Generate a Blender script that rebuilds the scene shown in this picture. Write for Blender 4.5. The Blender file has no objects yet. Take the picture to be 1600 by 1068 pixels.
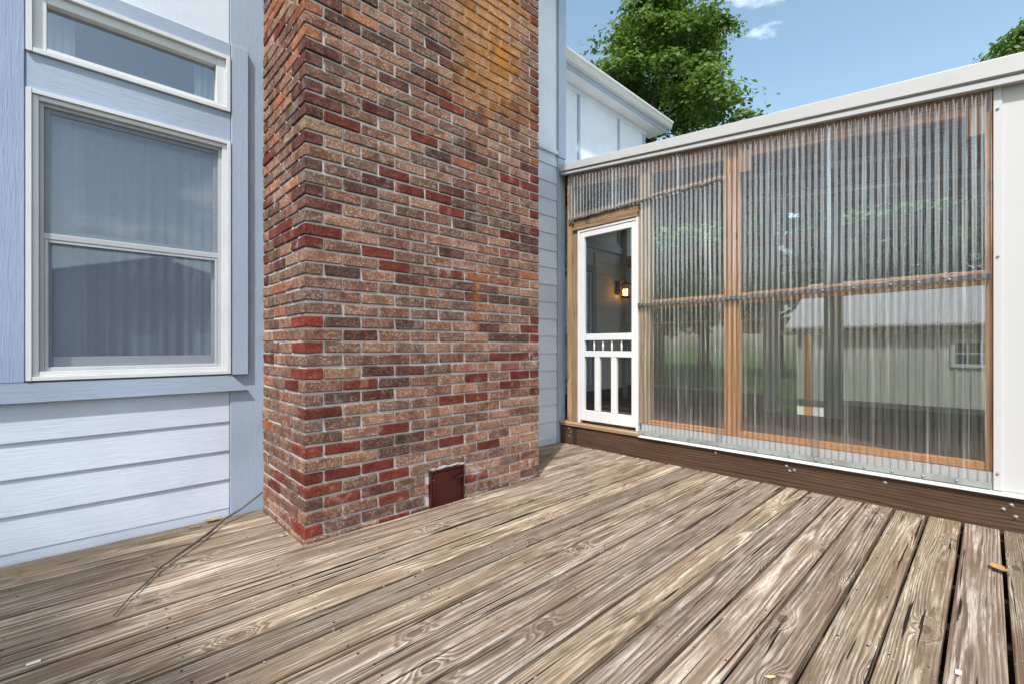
import bpy, bmesh, math, random
import numpy as np
from mathutils import Vector, Matrix

sc = bpy.context.scene
col = sc.collection
R = math.radians
# ------------------------------------------------------------------ camera
# world: +X runs along the house wall (to the right, away), +Y goes towards the wall, deck top is z = 0
CAM_H = 1.005
cam_d = bpy.data.cameras.new('camera')
cam_d.sensor_width = 36.0
cam_d.lens = 16.0
cam_d.shift_y = 0.004
cam_d.clip_start = 0.02
cam_d.clip_end = 600.0
cam = bpy.data.objects.new('camera', cam_d)
col.objects.link(cam)
cam.location = (0, 0, CAM_H)
cam.rotation_euler = (R(90), 0, R(46.338 + 0.0) - R(90) + R(0.0))
sc.camera = cam

# ------------------------------------------------------------------ sky, sun, exposure
SUN_EL, SUN_PHI = R(54), R(-30)         # from the left (-X), a little towards the yard
sun_dir = Vector((-math.cos(SUN_EL) * math.cos(SUN_PHI), math.cos(SUN_EL) * math.sin(SUN_PHI), math.sin(SUN_EL)))
world = bpy.data.worlds.new('World')
sc.world = world
world.use_nodes = True
wt = world.node_tree
wt.nodes.clear()
w_out = wt.nodes.new('ShaderNodeOutputWorld')
w_bg = wt.nodes.new('ShaderNodeBackground')
w_sky = wt.nodes.new('ShaderNodeTexSky')
w_sky.sky_type = 'NISHITA'
w_sky.sun_disc = False
w_sky.sun_elevation = SUN_EL
w_sky.sun_rotation = math.atan2(sun_dir.x, sun_dir.y)
w_sky.air_density = 1.1
w_sky.dust_density = 2.2
w_sky.ozone_density = 0.7
w_bg.inputs['Strength'].default_value = 0.102
w_tc = wt.nodes.new('ShaderNodeTexCoord')
w_map = wt.nodes.new('ShaderNodeMapping')
w_map.inputs['Scale'].default_value = (1.5, 1.5, 4.2)
w_map.inputs['Location'].default_value = (15.25, 0.04, 8.91)
w_n = wt.nodes.new('ShaderNodeTexNoise')
w_n.inputs['Scale'].default_value = 1.25
w_n.inputs['Detail'].default_value = 7
w_n.inputs['Roughness'].default_value = 0.55
w_r = wt.nodes.new('ShaderNodeValToRGB')
w_r.color_ramp.elements[0].position = 0.57
w_r.color_ramp.elements[0].color = (0, 0, 0, 1)
w_r.color_ramp.elements[1].position = 0.68
w_r.color_ramp.elements[1].color = (1, 1, 1, 1)
w_mix = wt.nodes.new('ShaderNodeMixRGB')
w_mix.inputs['Color2'].default_value = (10.0, 10.2, 10.5, 1)
wt.links.new(w_tc.outputs['Generated'], w_map.inputs['Vector'])
wt.links.new(w_map.outputs[0], w_n.inputs['Vector'])
wt.links.new(w_n.outputs['Fac'], w_r.inputs['Fac'])
wt.links.new(w_r.outputs['Color'], w_mix.inputs['Fac'])
w_tint = wt.nodes.new('ShaderNodeMixRGB')
w_tint.blend_type = 'MULTIPLY'
w_tint.inputs['Fac'].default_value = 1.0
w_tint.inputs['Color2'].default_value = (1.03, 1.05, 0.92, 1)
wt.links.new(w_sky.outputs[0], w_tint.inputs['Color1'])
wt.links.new(w_tint.outputs[0], w_mix.inputs['Color1'])
wt.links.new(w_mix.outputs[0], w_bg.inputs['Color'])
wt.links.new(w_bg.outputs[0], w_out.inputs['Surface'])

sun_d = bpy.data.lights.new('sun', 'SUN')
sun_d.energy = 2.0
sun_d.angle = R(1.4)
sun_d.color = (1.0, 0.96, 0.915)
sun = bpy.data.objects.new('sun', sun_d)
col.objects.link(sun)
sun.rotation_euler = sun_dir.to_track_quat('Z', 'Y').to_euler()

sc.view_settings.view_transform = 'Standard'
sc.view_settings.look = 'None'
sc.view_settings.gamma = 1.0
sc.view_settings.use_curve_mapping = False
sc.view_settings.exposure = 1.45

rng = random.Random(11)
# ------------------------------------------------------------------ node helper
class NT:
    def __init__(self, name):
        self.m = bpy.data.materials.new(name)
        self.m.use_nodes = True
        self.t = self.m.node_tree
        self.t.nodes.clear()
        self.out = self.t.nodes.new('ShaderNodeOutputMaterial')
    def n(self, typ, ins=None, **kw):
        nd = self.t.nodes.new(typ)
        for k, v in kw.items():
            setattr(nd, k, v)
        for k, v in (ins or {}).items():
            self.set(nd, k, v)
        return nd
    def set(self, nd, k, v):
        s = nd.inputs[k]
        if isinstance(v, bpy.types.NodeSocket):
            self.t.links.new(v, s)
        else:
            if isinstance(v, tuple) and len(v) == 3 and s.type == 'RGBA':
                v = v + (1,)
            s.default_value = v
    def math(self, op, a, b=None, c=None, clamp=False):
        nd = self.n('ShaderNodeMath', operation=op, use_clamp=clamp)
        for i, v in enumerate((a, b, c)):
            if v is not None:
                self.set(nd, i, v)
        return nd.outputs[0]
    def mix(self, f, a, b, mode='MIX'):
        nd = self.n('ShaderNodeMixRGB', {'Fac': f, 'Color1': a, 'Color2': b}, blend_type=mode)
        return nd.outputs[0]
    def noise(self, vec, scale, detail=3, rough=0.55, dist=0.0):
        return self.n('ShaderNodeTexNoise', {'Vector': vec, 'Scale': scale, 'Detail': detail, 'Roughness': rough, 'Distortion': dist}).outputs['Fac']
    def vmap(self, vec, scale=(1, 1, 1), loc=(0, 0, 0)):
        nd = self.n('ShaderNodeMapping', {'Vector': vec, 'Scale': scale})
        self.set(nd, 'Location', loc)
        return nd.outputs[0]
    def ramp(self, f, *stops):
        nd = self.n('ShaderNodeValToRGB', {'Fac': f})
        e = nd.color_ramp.elements
        while len(e) < len(stops):
            e.new(0.5)
        for el, (p, c) in zip(e, stops):
            el.position = p
            el.color = (c, c, c, 1) if not isinstance(c, tuple) else c + (1,)
        return nd.outputs['Color']
    def smooth(self, f, a, b):
        nd = self.n('ShaderNodeMapRange', {'Value': f, 'From Min': a, 'From Max': b}, interpolation_type='SMOOTHSTEP')
        return nd.outputs[0]
    def sep(self, v):
        nd = self.n('ShaderNodeSeparateXYZ', {0: v})
        return nd.outputs[0], nd.outputs[1], nd.outputs[2]
    def comb(self, x, y, z):
        return self.n('ShaderNodeCombineXYZ', {0: x, 1: y, 2: z}).outputs[0]
    def bump(self, h, strength, dist=0.002, normal=None):
        ins = {'Height': h, 'Strength': strength, 'Distance': dist}
        if normal is not None:
            ins['Normal'] = normal
        return self.n('ShaderNodeBump', ins).outputs[0]
    def pbsdf(self, colr, rough=0.7, normal=None, **kw):
        ins = {'Base Color': colr, 'Roughness': rough}
        if normal is not None:
            ins['Normal'] = normal
        ins.update(kw)
        b = self.n('ShaderNodeBsdfPrincipled', ins)
        return b.outputs[0]
    def done(self, shader):
        self.t.links.new(shader, self.out.inputs['Surface'])
        return self.m
    def schlick(self, f0=0.04, normal=None):
        g = self.n('ShaderNodeNewGeometry')
        d = self.n('ShaderNodeVectorMath', {0: g.outputs['Incoming'], 1: normal if normal is not None else g.outputs['Normal']}, operation='DOT_PRODUCT').outputs['Value']
        k = self.math('POWER', self.math('SUBTRACT', 1.0, self.math('ABSOLUTE', d)), 5.0)
        return self.math('ADD', f0, self.math('MULTIPLY', k, 1.0 - f0))
    def obj(self):
        return self.n('ShaderNodeTexCoord').outputs['Object']
    def pos(self):
        return self.n('ShaderNodeNewGeometry').outputs['Position']
    def rnd(self):
        return self.n('ShaderNodeObjectInfo').outputs['Random']

def wood_mat(name, light, dark, warm, rough=0.8, ring=0.0075, patch=0.5, crack=0.5, specks=0.0, knots=1.0, contrast=1.0, varied=0.25, stain=None):
    """sawn board: rings round a wandering pith, knots, fibre, checks; local x is the length"""
    t = NT(name)
    rnd = t.rnd()
    r2 = t.math('FRACT', t.math('MULTIPLY', rnd, 17.31))
    r3 = t.math('FRACT', t.math('MULTIPLY', rnd, 53.77))
    x, y, z = t.sep(t.obj())
    xo = t.math('ADD', x, t.math('MULTIPLY', rnd, 83.0))
    p = t.comb(xo, y, z)
    lo = t.noise(t.vmap(p, (0.75, 2.2, 2.2)), 1.0, 2, 0.5)
    lo2 = t.noise(t.vmap(p, (0.55, 1.0, 1.0), (31, 7, 3)), 1.0, 2, 0.5)
    mid = t.noise(t.vmap(p, (5.0, 26, 26)), 1.0, 2, 0.5)
    # knots
    vor = t.n('ShaderNodeTexVoronoi', {'Vector': t.comb(t.math('MULTIPLY', xo, 2.0), t.math('ADD', t.math('MULTIPLY', y, 4.2), t.math('MULTIPLY', r2, 9.0)), 0.0), 'Scale': 1.0, 'Randomness': 0.9}, feature='F1', voronoi_dimensions='2D')
    kd = vor.outputs['Distance']
    kc = t.sep(vor.outputs['Color'])[0]
    kon = t.math('MULTIPLY', t.smooth(kc, 0.44, 0.50), knots)
    kg = t.math('MULTIPLY', t.math('POWER', 2.718, t.math('MULTIPLY', t.math('MULTIPLY', kd, kd), -60.0)), kon)
    y0 = t.math('MULTIPLY', t.math('SUBTRACT', r2, 0.5), 0.09)
    dy = t.math('ADD', t.math('SUBTRACT', y, y0), t.math('MULTIPLY', t.math('SUBTRACT', lo, 0.5), 0.055))
    dz = t.math('ADD', t.math('ADD', z, t.math('ADD', 0.01, t.math('MULTIPLY', r3, 0.07))), t.math('MULTIPLY', t.math('SUBTRACT', lo2, 0.5), 0.085))
    rad = t.math('SQRT', t.math('ADD', t.math('MULTIPLY', dy, dy), t.math('MULTIPLY', dz, dz)))
    rad = t.math('ADD', rad, t.math('MULTIPLY', kg, 0.045))
    rad = t.math('ADD', rad, t.math('MULTIPLY', mid, 0.0026))
    irr = t.noise(t.vmap(p, (0.45, 48, 48), (2, 9, 17)), 1.0, 3, 0.6)
    rad = t.math('ADD', rad, t.math('MULTIPLY', irr, ring * 2.1))
    ph = t.math('FRACT', t.math('DIVIDE', rad, t.math('MULTIPLY', ring, t.math('ADD', 0.8, t.math('MULTIPLY', r2, 0.9)))))
    # slow rise, sharp fall: pale early wood, dark late wood
    st = t.ramp(ph, (0.0, 0.12), (0.38, 0.42), (0.62, 0.95), (0.76, 1.0), (0.90, 0.20), (1.0, 0.12)) if specks else t.ramp(ph, (0.0, 0.25), (0.12, 0.85), (0.55, 1.0), (0.86, 0.30), (1.0, 0.22))
    fib = t.noise(t.vmap(p, (11, 260, 260)), 1.0, 4, 0.7)
    fib2 = t.noise(t.vmap(p, (2.2, 85, 85), (5, 5, 5)), 1.0, 3, 0.6)
    pat = t.noise(t.vmap(p, (1.7, 9, 9), (3, 11, 2)), 1.0, 4, 0.6)
    vis = t.smooth(t.noise(t.vmap(p, (1.1, 16, 16), (14, 3, 8)), 1.0, 3, 0.6), 0.30, 0.66)
    st2 = t.math('ADD', t.math('MULTIPLY', t.math('SUBTRACT', st, 0.55), t.math('ADD', 0.32, t.math('MULTIPLY', vis, 0.68))), 0.50)
    c = t.mix(st2, dark, light)
    c = t.mix(t.math('MULTIPLY', t.smooth(pat, 0.40, 0.68), patch), c, warm)
    c = t.mix(t.math('MULTIPLY', t.smooth(fib2, 0.5, 0.78), 0.45 * contrast), c, tuple(min(1, v * 1.35) for v in light))
    c = t.mix(t.math('MULTIPLY', t.smooth(fib, 0.47, 0.30), 0.55 * contrast), c, tuple(v * 0.45 for v in dark))
    c = t.mix(t.math('MULTIPLY', t.smooth(kg, 0.70, 0.84), 0.8), c, tuple(v * 0.62 for v in warm))
    cr = t.noise(t.vmap(p, (1.3, 62, 62), (9, 1, 4)), 1.0, 2, 0.5, 0.25)
    if specks:
        bl = t.noise(t.vmap(p, (1.6, 22, 22), (21, 4, 6)), 1.0, 6, 0.68)
        c = t.mix(t.math('MULTIPLY', t.smooth(bl, 0.50, 0.62), t.math('MULTIPLY', t.math('MULTIPLY', t.smooth(fib, 0.36, 0.54), t.smooth(st, 0.05, 0.6)), 0.68)), c, (0.55, 0.49, 0.42))
        c = t.mix(t.math('MULTIPLY', t.smooth(bl, 0.44, 0.30), 0.4), c, tuple(v * 1.6 for v in dark))
    crk = t.math('MULTIPLY', t.smooth(cr, 0.64, 0.675), crack)
    c = t.mix(crk, c, tuple(v * 0.18 for v in dark))
    if specks:
        sp = t.n('ShaderNodeTexVoronoi', {'Vector': t.vmap(p, (38, 60, 1)), 'Scale': 1.0}, feature='F1')
        keep = t.math('MULTIPLY', t.smooth(t.sep(sp.outputs['Color'])[1], 0.93, 0.95), t.smooth(sp.outputs['Distance'], 0.22, 0.15))
        c = t.mix(t.math('MULTIPLY', keep, specks), c, (0.62, 0.58, 0.50))
        dk = t.noise(t.vmap(t.pos(), (2.2, 5, 1)), 1.0, 5, 0.65)
        c = t.mix(t.math('MULTIPLY', t.smooth(dk, 0.50, 0.75), 0.55), c, tuple(v * 0.62 for v in dark))
    tone = t.math('ADD', 1.0 - varied, t.math('MULTIPLY', r3, 2 * varied))
    c = t.mix(1.0, c, t.comb(tone, tone, t.math('ADD', t.math('MULTIPLY', tone, 0.94), t.math('MULTIPLY', r2, 0.10))), 'MULTIPLY')
    h = t.math('ADD', t.math('MULTIPLY', st, -0.5), t.math('ADD', t.math('MULTIPLY', fib, 0.5), t.math('MULTIPLY', crk, -2.0)))
    nrm = t.bump(h, 0.9, 0.0024)
    return t.done(t.pbsdf(c, rough, nrm, **{'Specular IOR Level': 0.25}))

def paint_mat(name, base, wear=0.15, grain=0.5, rough=0.6, along='x', blotch=0.12):
    """painted timber: wood texture telegraphing through, little nicks, uneven coat"""
    t = NT(name)
    p = t.pos()
    sc1 = (3, 40, 60) if along == 'x' else (60, 40, 3)
    g = t.noise(t.vmap(p, sc1), 1.0, 4, 0.65, 0.4)
    sc2 = (9, 60, 130) if along == 'x' else (130, 60, 9)
    g2 = t.noise(t.vmap(p, sc2), 1.0, 3, 0.6, 0.6)
    b = t.noise(p, 2.3, 4, 0.6)
    rnd = t.rnd()
    c = t.mix(t.math('MULTIPLY', t.smooth(b, 0.35, 0.75), 1.0), base, tuple(v * (1 - blotch) for v in base))
    c = t.mix(t.math('MULTIPLY', t.smooth(g2, 0.52, 0.30), 0.28 * grain), c, tuple(v * 0.62 for v in base))
    chip = t.noise(t.vmap(p, (30, 30, 30) if along != 'x' else (18, 30, 60)), 1.0, 5, 0.7)
    c = t.mix(t.math('MULTIPLY', t.smooth(chip, 0.70, 0.735), wear), c, (0.07, 0.065, 0.06))
    tone = t.math('ADD', 0.95, t.math('MULTIPLY', rnd, 0.08))
    c = t.mix(1.0, c, t.comb(tone, tone, tone), 'MULTIPLY')
    h = t.math('ADD', t.math('MULTIPLY', g, 0.6), t.math('MULTIPLY', g2, 0.7))
    return t.done(t.pbsdf(c, rough, t.bump(h, grain, 0.003), **{'Specular IOR Level': 0.3}))

def plain_mat(name, base, rough=0.5, metal=0.0, bumpy=0.1, scale=40, var=0.15, dirt=0.0):
    t = NT(name)
    p = t.pos()
    a = t.noise(p, scale, 4, 0.6)
    b = t.noise(p, scale * 0.08, 3, 0.6)
    c = t.mix(t.smooth(b, 0.3, 0.75), base, tuple(v * (1 - var) for v in base))
    if dirt:
        c = t.mix(t.math('MULTIPLY', t.smooth(a, 0.55, 0.8), dirt), c, tuple(v * 0.45 for v in base))
    return t.done(t.pbsdf(c, rough, t.bump(a, bumpy, 0.002), Metallic=metal))

def brick_mat(name, per_object):
    t = NT(name)
    p = t.pos()
    if per_object:
        oi = t.n('ShaderNodeObjectInfo')
        base, rnd = oi.outputs['Color'], oi.outputs['Random']
    else:
        base = t.n('ShaderNodeAttribute', attribute_name='tint').outputs['Color']
        rnd = t.n('ShaderNodeNewGeometry').outputs['Random Per Island']
    X, Y, Z = t.sep(p)
    q = t.n('ShaderNodeVectorMath', {0: p, 1: t.comb(t.math('MULTIPLY', rnd, 41.0), t.math('MULTIPLY', rnd, 17.0), 0.0)}, operation='ADD').outputs[0]
    a = t.noise(q, 85, 4, 0.75)
    b = t.noise(q, 300, 3, 0.75)
    g = t.noise(q, 14, 3, 0.6)
    # how much the pale sanded skin shows: less on the red bricks
    rr, gg, bb = t.sep(base)
    redness = t.smooth(t.math('DIVIDE', rr, t.math('ADD', gg, 0.001)), 2.1, 4.0)
    pale = t.math('MULTIPLY', t.smooth(a, 0.47, 0.62), t.math('SUBTRACT', 0.80, t.math('MULTIPLY', redness, 0.58)))
    lum = t.smooth(gg, 0.03, 0.13)
    pale = t.math('MULTIPLY', pale, t.math('ADD', 0.35, t.math('MULTIPLY', lum, 0.65)))
    c = t.mix(pale, base, (0.58, 0.44, 0.345))
    c = t.mix(t.math('MULTIPLY', t.smooth(b, 0.52, 0.36), 0.9), c, t.mix(1.0, base, (0.26, 0.24, 0.25), 'MULTIPLY'))
    c = t.mix(t.math('MULTIPLY', t.smooth(g, 0.46, 0.64), 0.7), c, t.mix(1.0, base, (0.5, 0.42, 0.40), 'MULTIPLY'))
    c = t.mix(t.math('MULTIPLY', t.math('MULTIPLY', redness, t.smooth(a, 0.54, 0.38)), 0.6), c, t.mix(1.0, base, (0.35, 0.40, 0.45), 'MULTIPLY'))
    c = t.mix(t.math('MULTIPLY', t.math('MULTIPLY', redness, t.smooth(g, 0.42, 0.30)), 0.4), c, (0.40, 0.22, 0.16))
    c = stain_nodes(t, c, p, rnd)
    h = t.math('ADD', t.math('MULTIPLY', a, 1.0), t.math('MULTIPLY', b, 0.6))
    return t.done(t.pbsdf(c, 0.9, t.bump(h, 0.8, 0.004), **{'Specular IOR Level': 0.2}))

def stain_nodes(t, c, p, rnd=None):
    """rust washed down the upper right of the chimney breast, two small drips, pale lime bloom"""
    X, Y, Z = t.sep(p)
    n = t.noise(t.vmap(p, (5, 5, 2.2)), 1.0, 4, 0.65)
    n2 = t.noise(t.vmap(p, (18, 18, 9)), 1.0, 3, 0.6)
    front = t.smooth(Y, 2.47, 2.44)
    mid = t.math('ADD', 2.10, t.math('MULTIPLY', t.math('SUBTRACT', n, 0.5), 0.5))
    dx = t.math('ABSOLUTE', t.math('SUBTRACT', X, mid))
    m = t.math('MULTIPLY', t.smooth(dx, 0.52, 0.08), t.smooth(t.math('ADD', Z, t.math('MULTIPLY', t.math('SUBTRACT', n, 0.5), 0.9)), 2.38, 2.95))
    m = t.math('MULTIPLY', t.math('MULTIPLY', m, front), t.smooth(n2, 0.25, 0.6))
    if rnd is not None:
        m = t.math('MULTIPLY', m, t.math('ADD', 0.35, t.math('MULTIPLY', rnd, 0.65)))
    c = t.mix(t.math('MULTIPLY', m, 0.85), c, (0.46, 0.19, 0.030))
    d1 = t.math('ABSOLUTE', t.math('SUBTRACT', X, t.math('ADD', 1.965, t.math('MULTIPLY', t.math('SUBTRACT', n2, 0.5), 0.10))))
    m1 = t.math('MULTIPLY', t.math('MULTIPLY', t.smooth(d1, 0.045, 0.005), t.math('MULTIPLY', t.smooth(Z, 1.0, 1.2), t.smooth(Z, 1.5, 1.42))), front)
    c = t.mix(t.math('MULTIPLY', m1, 0.65), c, (0.27, 0.095, 0.015))
    lime = t.noise(t.vmap(p, (2.6, 2.6, 3.4), (4, 1, 8)), 1.0, 4, 0.7)
    c = t.mix(t.math('MULTIPLY', t.math('MULTIPLY', t.smooth(lime, 0.56, 0.74), t.smooth(n2, 0.42, 0.65)), 0.5), c, (0.56, 0.52, 0.52))
    return c

def mortar_mat():
    t = NT('mortar')
    p = t.pos()
    a = t.noise(p, 120, 4, 0.7)
    b = t.noise(p, 5, 3, 0.6)
    c = t.mix(a, (0.40, 0.395, 0.40), (0.62, 0.61, 0.615))
    c = t.mix(t.math('MULTIPLY', t.smooth(b, 0.5, 0.75), 0.4), c, (0.30, 0.27, 0.25))
    c = stain_nodes(t, c, p)
    return t.done(t.pbsdf(c, 0.95, t.bump(a, 0.6, 0.004)))

def sheet_mat():
    """clear corrugated plastic, a little dusty, with sky highlights painted as pale streaks"""
    t = NT('clear_plastic')
    p = t.pos()
    fr = t.schlick(0.045)
    fac = t.math('ADD', t.math('MULTIPLY', fr, 3.0), 0.06, clamp=True)
    scr = t.noise(t.vmap(p, (30, 90, 3)), 1.0, 4, 0.6)
    bm = t.bump(t.noise(t.vmap(p, (0, 38, 1.3)), 1.0, 2, 0.5), 0.8, 0.008)
    gl = t.n('ShaderNodeBsdfGlossy', {'Color': (0.98, 0.99, 1.0), 'Roughness': 0.09, 'Normal': bm}).outputs[0]
    tr = t.n('ShaderNodeBsdfTransparent', {'Color': (0.93, 0.95, 0.96)}).outputs[0]
    df = t.n('ShaderNodeBsdfDiffuse', {'Color': (0.70, 0.71, 0.72)}).outputs[0]
    sx, sy, sz = t.sep(p)
    stv = t.noise(t.vmap(p, (0.0, 62, 0.7)), 1.0, 3, 0.6)
    stv2 = t.noise(t.vmap(p, (0.0, 5.0, 0.9), (3, 8, 1)), 1.0, 2, 0.5)
    shine_streak = t.math('MULTIPLY', t.smooth(stv, 0.54, 0.72), t.math('MULTIPLY', t.smooth(stv2, 0.30, 0.70), 0.36))  # white vertical streaks imitating sky highlights on the ridges, laid in as diffuse colour
    dust_shine = t.math('ADD', t.math('ADD', 0.02, shine_streak), t.math('MULTIPLY', t.smooth(scr, 0.45, 0.8), 0.04))
    m1 = t.n('ShaderNodeMixShader', {0: dust_shine, 1: tr, 2: df}).outputs[0]
    return t.done(t.n('ShaderNodeMixShader', {0: fac, 1: m1, 2: gl}).outputs[0])

def glass_mat(name, refl=0.3, tint=(0.75, 0.8, 0.85)):
    t = NT(name)
    fr = t.schlick(0.045)
    fac = t.math('ADD', t.math('MULTIPLY', fr, 2.0), refl, clamp=True)
    bm = t.bump(t.noise(t.pos(), 1.8, 1, 0.4), 0.05, 0.01)
    gl = t.n('ShaderNodeBsdfGlossy', {'Color': (0.92, 0.95, 1.0), 'Roughness': 0.015, 'Normal': bm}).outputs[0]
    tr = t.n('ShaderNodeBsdfTransparent', {'Color': tint}).outputs[0]
    return t.done(t.n('ShaderNodeMixShader', {0: fac, 1: tr, 2: gl}).outputs[0])

def screen_mat(name, opac=0.35, colr=(0.20, 0.21, 0.23)):
    t = NT(name)
    X, Y, Z = t.sep(t.pos())
    w = t.math('ADD', t.math('MULTIPLY', t.noise(t.vmap(t.pos(), (40, 40, 200)), 1.0, 2, 0.5), 0.2), opac - 0.1)
    tr = t.n('ShaderNodeBsdfTransparent', {'Color': (1, 1, 1)}).outputs[0]
    df = t.n('ShaderNodeBsdfDiffuse', {'Color': colr}).outputs[0]
    return t.done(t.n('ShaderNodeMixShader', {0: w, 1: tr, 2: df}).outputs[0])

def emit_mat(name, colr, s):
    t = NT(name)
    return t.done(t.n('ShaderNodeEmission', {'Color': colr, 'Strength': s}).outputs[0])

def leaf_mat(name, c1, c2):
    t = NT(name)
    r = t.n('ShaderNodeNewGeometry').outputs['Random Per Island']
    b = t.noise(t.pos(), 0.7, 2, 0.5)
    c = t.mix(t.math('MULTIPLY', t.math('ADD', r, t.smooth(b, 0.35, 0.65)), 0.5), c1, c2)
    p = t.pbsdf(c, 0.5, **{'Specular IOR Level': 0.3})
    tl = t.n('ShaderNodeBsdfTranslucent', {'Color': t.mix(1.0, c, (1.5, 1.7, 0.7), 'MULTIPLY')}).outputs[0]
    return t.done(t.n('ShaderNodeMixShader', {0: 0.32, 1: p, 2: tl}).outputs[0])

def grass_mat():
    t = NT('lawn')
    p = t.pos()
    a = t.noise(p, 30, 5, 0.7)
    b = t.noise(p, 0.35, 4, 0.6)
    c = t.mix(a, (0.035, 0.075, 0.014), (0.10, 0.17, 0.035))
    c = t.mix(t.math('MULTIPLY', t.smooth(b, 0.45, 0.7), 0.5), c, (0.15, 0.17, 0.05))
    return t.done(t.pbsdf(c, 0.9, t.bump(a, 1.0, 0.05)))

M = {}
M['deck'] = wood_mat('deck_wood', (0.390, 0.314, 0.242), (0.066, 0.042, 0.028), (0.150, 0.098, 0.063), ring=0.0088, patch=0.75, crack=1.0, specks=0.5, contrast=1.15, varied=0.26)
M['frame'] = wood_mat('frame_wood', (0.58, 0.28, 0.105), (0.24, 0.09, 0.026), (0.42, 0.155, 0.045), rough=0.65, ring=0.011, patch=0.5, crack=0.25, contrast=0.5, varied=0.12)
M['grey_wood'] = wood_mat('weathered_post_wood', (0.42, 0.29, 0.19), (0.17, 0.10, 0.060), (0.28, 0.165, 0.088), rough=0.75, ring=0.012, patch=0.5, crack=0.5, contrast=0.8)
M['beam'] = wood_mat('dark_stained_wood', (0.125, 0.072, 0.044), (0.030, 0.015, 0.009), (0.050, 0.025, 0.014), rough=0.6, ring=0.012, patch=0.5, crack=0.5, contrast=0.9, varied=0.1)
M['siding'] = paint_mat('siding_paint', (0.55, 0.61, 0.725), wear=0.9, grain=0.5)
M['siding_lamplit'] = paint_mat('lamplit_siding_paint', (0.72, 0.71, 0.68), wear=0.3, grain=0.4)  # house siding recoloured paler and creamier to imitate lamplight inside the porch
M['trim'] = paint_mat('trim_paint', (0.335, 0.41, 0.54), wear=0.8, grain=0.55, along='z')
M['trim_h'] = paint_mat('trim_paint_lengthwise', (0.335, 0.41, 0.54), wear=0.8, grain=0.55)
M['trim_rough'] = paint_mat('rough_trim_paint', (0.30, 0.38, 0.55), wear=0.6, grain=1.0, along='z')
M['panel'] = paint_mat('panel_paint', (0.60, 0.66, 0.77), wear=0.6, grain=0.3, along='z')
M['white'] = plain_mat('white_vinyl', (0.62, 0.64, 0.67), 0.4, bumpy=0.05, var=0.10, dirt=0.12)
M['white_paint'] = plain_mat('white_door_paint', (0.68, 0.69, 0.71), 0.4, bumpy=0.05, var=0.06, dirt=0.05)
M['metal_white'] = plain_mat('white_metal', (0.50, 0.507, 0.52), 0.4, bumpy=0.03, scale=6, var=0.05)
M['flashing'] = plain_mat('roof_flashing', (0.46, 0.467, 0.485), 0.42, bumpy=0.04, scale=8, var=0.10, dirt=0.1)
M['alu'] = plain_mat('grey_sash', (0.42, 0.44, 0.48), 0.45, bumpy=0.05, var=0.1, dirt=0.2)
M['lead'] = plain_mat('grey_closure_strip', (0.13, 0.135, 0.15), 0.6, bumpy=0.3, var=0.3, dirt=0.4)
M['screw'] = plain_mat('zinc_screw', (0.36, 0.36, 0.36), 0.4, metal=0.6, bumpy=0.05)
M['iron'] = plain_mat('black_iron', (0.015, 0.014, 0.013), 0.5, metal=0.3)
M['rust_door'] = plain_mat('oxide_red_iron', (0.050, 0.007, 0.006), 0.30, bumpy=0.5, scale=60, var=0.5, dirt=0.7)
M['cement'] = plain_mat('smeared_mortar', (0.27, 0.26, 0.27), 0.9, bumpy=0.8, scale=90, var=0.3, dirt=0.4)
M['mortar'] = mortar_mat()
M['brick_o'] = brick_mat('brick', True)
M['brick_a'] = brick_mat('brick_mass', False)
M['sheet'] = sheet_mat()
M['glass'] = glass_mat('window_glass', 0.16)
M['lampglass'] = glass_mat('lantern_glass', 0.02, (0.95, 0.85, 0.7))
M['screen'] = screen_mat('insect_screen', 0.38, (0.17, 0.205, 0.29))
M['dscreen'] = screen_mat('porch_screen', 0.70, (0.075, 0.074, 0.07))
M['doorscreen'] = screen_mat('door_screen', 0.08, (0.12, 0.12, 0.13))
M['curtain'] = plain_mat('sheer_curtain', (0.80, 0.82, 0.86), 0.9, bumpy=0.2, scale=200, var=0.05)
M['room'] = plain_mat('dim_room', (0.30, 0.29, 0.28), 0.9)
M['floor'] = plain_mat('porch_floor', (0.095, 0.068, 0.056), 0.6, bumpy=0.2, var=0.3)
M['ceil'] = plain_mat('porch_ceiling', (0.60, 0.59, 0.57), 0.5, bumpy=0.1, var=0.1)
M['grey_paint'] = plain_mat('grey_screen_frame', (0.42, 0.41, 0.39), 0.6, bumpy=0.1, var=0.1)
M['roof'] = plain_mat('shingle', (0.075, 0.07, 0.068), 0.95, bumpy=0.8, scale=60, var=0.4, dirt=0.5)
M['shed'] = plain_mat('shed_paint', (0.50, 0.52, 0.47), 0.7, bumpy=0.1, var=0.1)
M['shedroof'] = plain_mat('shed_roof_metal', (0.50, 0.52, 0.55), 0.45, bumpy=0.05, var=0.06)
M['nhouse'] = plain_mat('brown_cladding', (0.085, 0.055, 0.042), 0.8, bumpy=0.2, var=0.2)
M['bark'] = plain_mat('bark', (0.075, 0.055, 0.04), 0.95, bumpy=1.0, scale=25, var=0.4, dirt=0.6)
M['twig'] = plain_mat('twig_bark', (0.12, 0.098, 0.08), 0.9, bumpy=0.8, scale=90, var=0.4, dirt=0.6)
M['dryleaf'] = plain_mat('dry_leaf', (0.34, 0.20, 0.085), 0.8, bumpy=0.4, var=0.3)
M['chip'] = plain_mat('paint_chip', (0.74, 0.73, 0.71), 0.7)
M['yleaf'] = plain_mat('pale_leaf', (0.55, 0.45, 0.24), 0.8)
M['leaf'] = leaf_mat('maple_leaf', (0.036, 0.080, 0.020), (0.135, 0.205, 0.050))
M['leaf2'] = leaf_mat('oak_leaf', (0.028, 0.070, 0.014), (0.095, 0.155, 0.028))
M['lawn'] = grass_mat()

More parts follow.
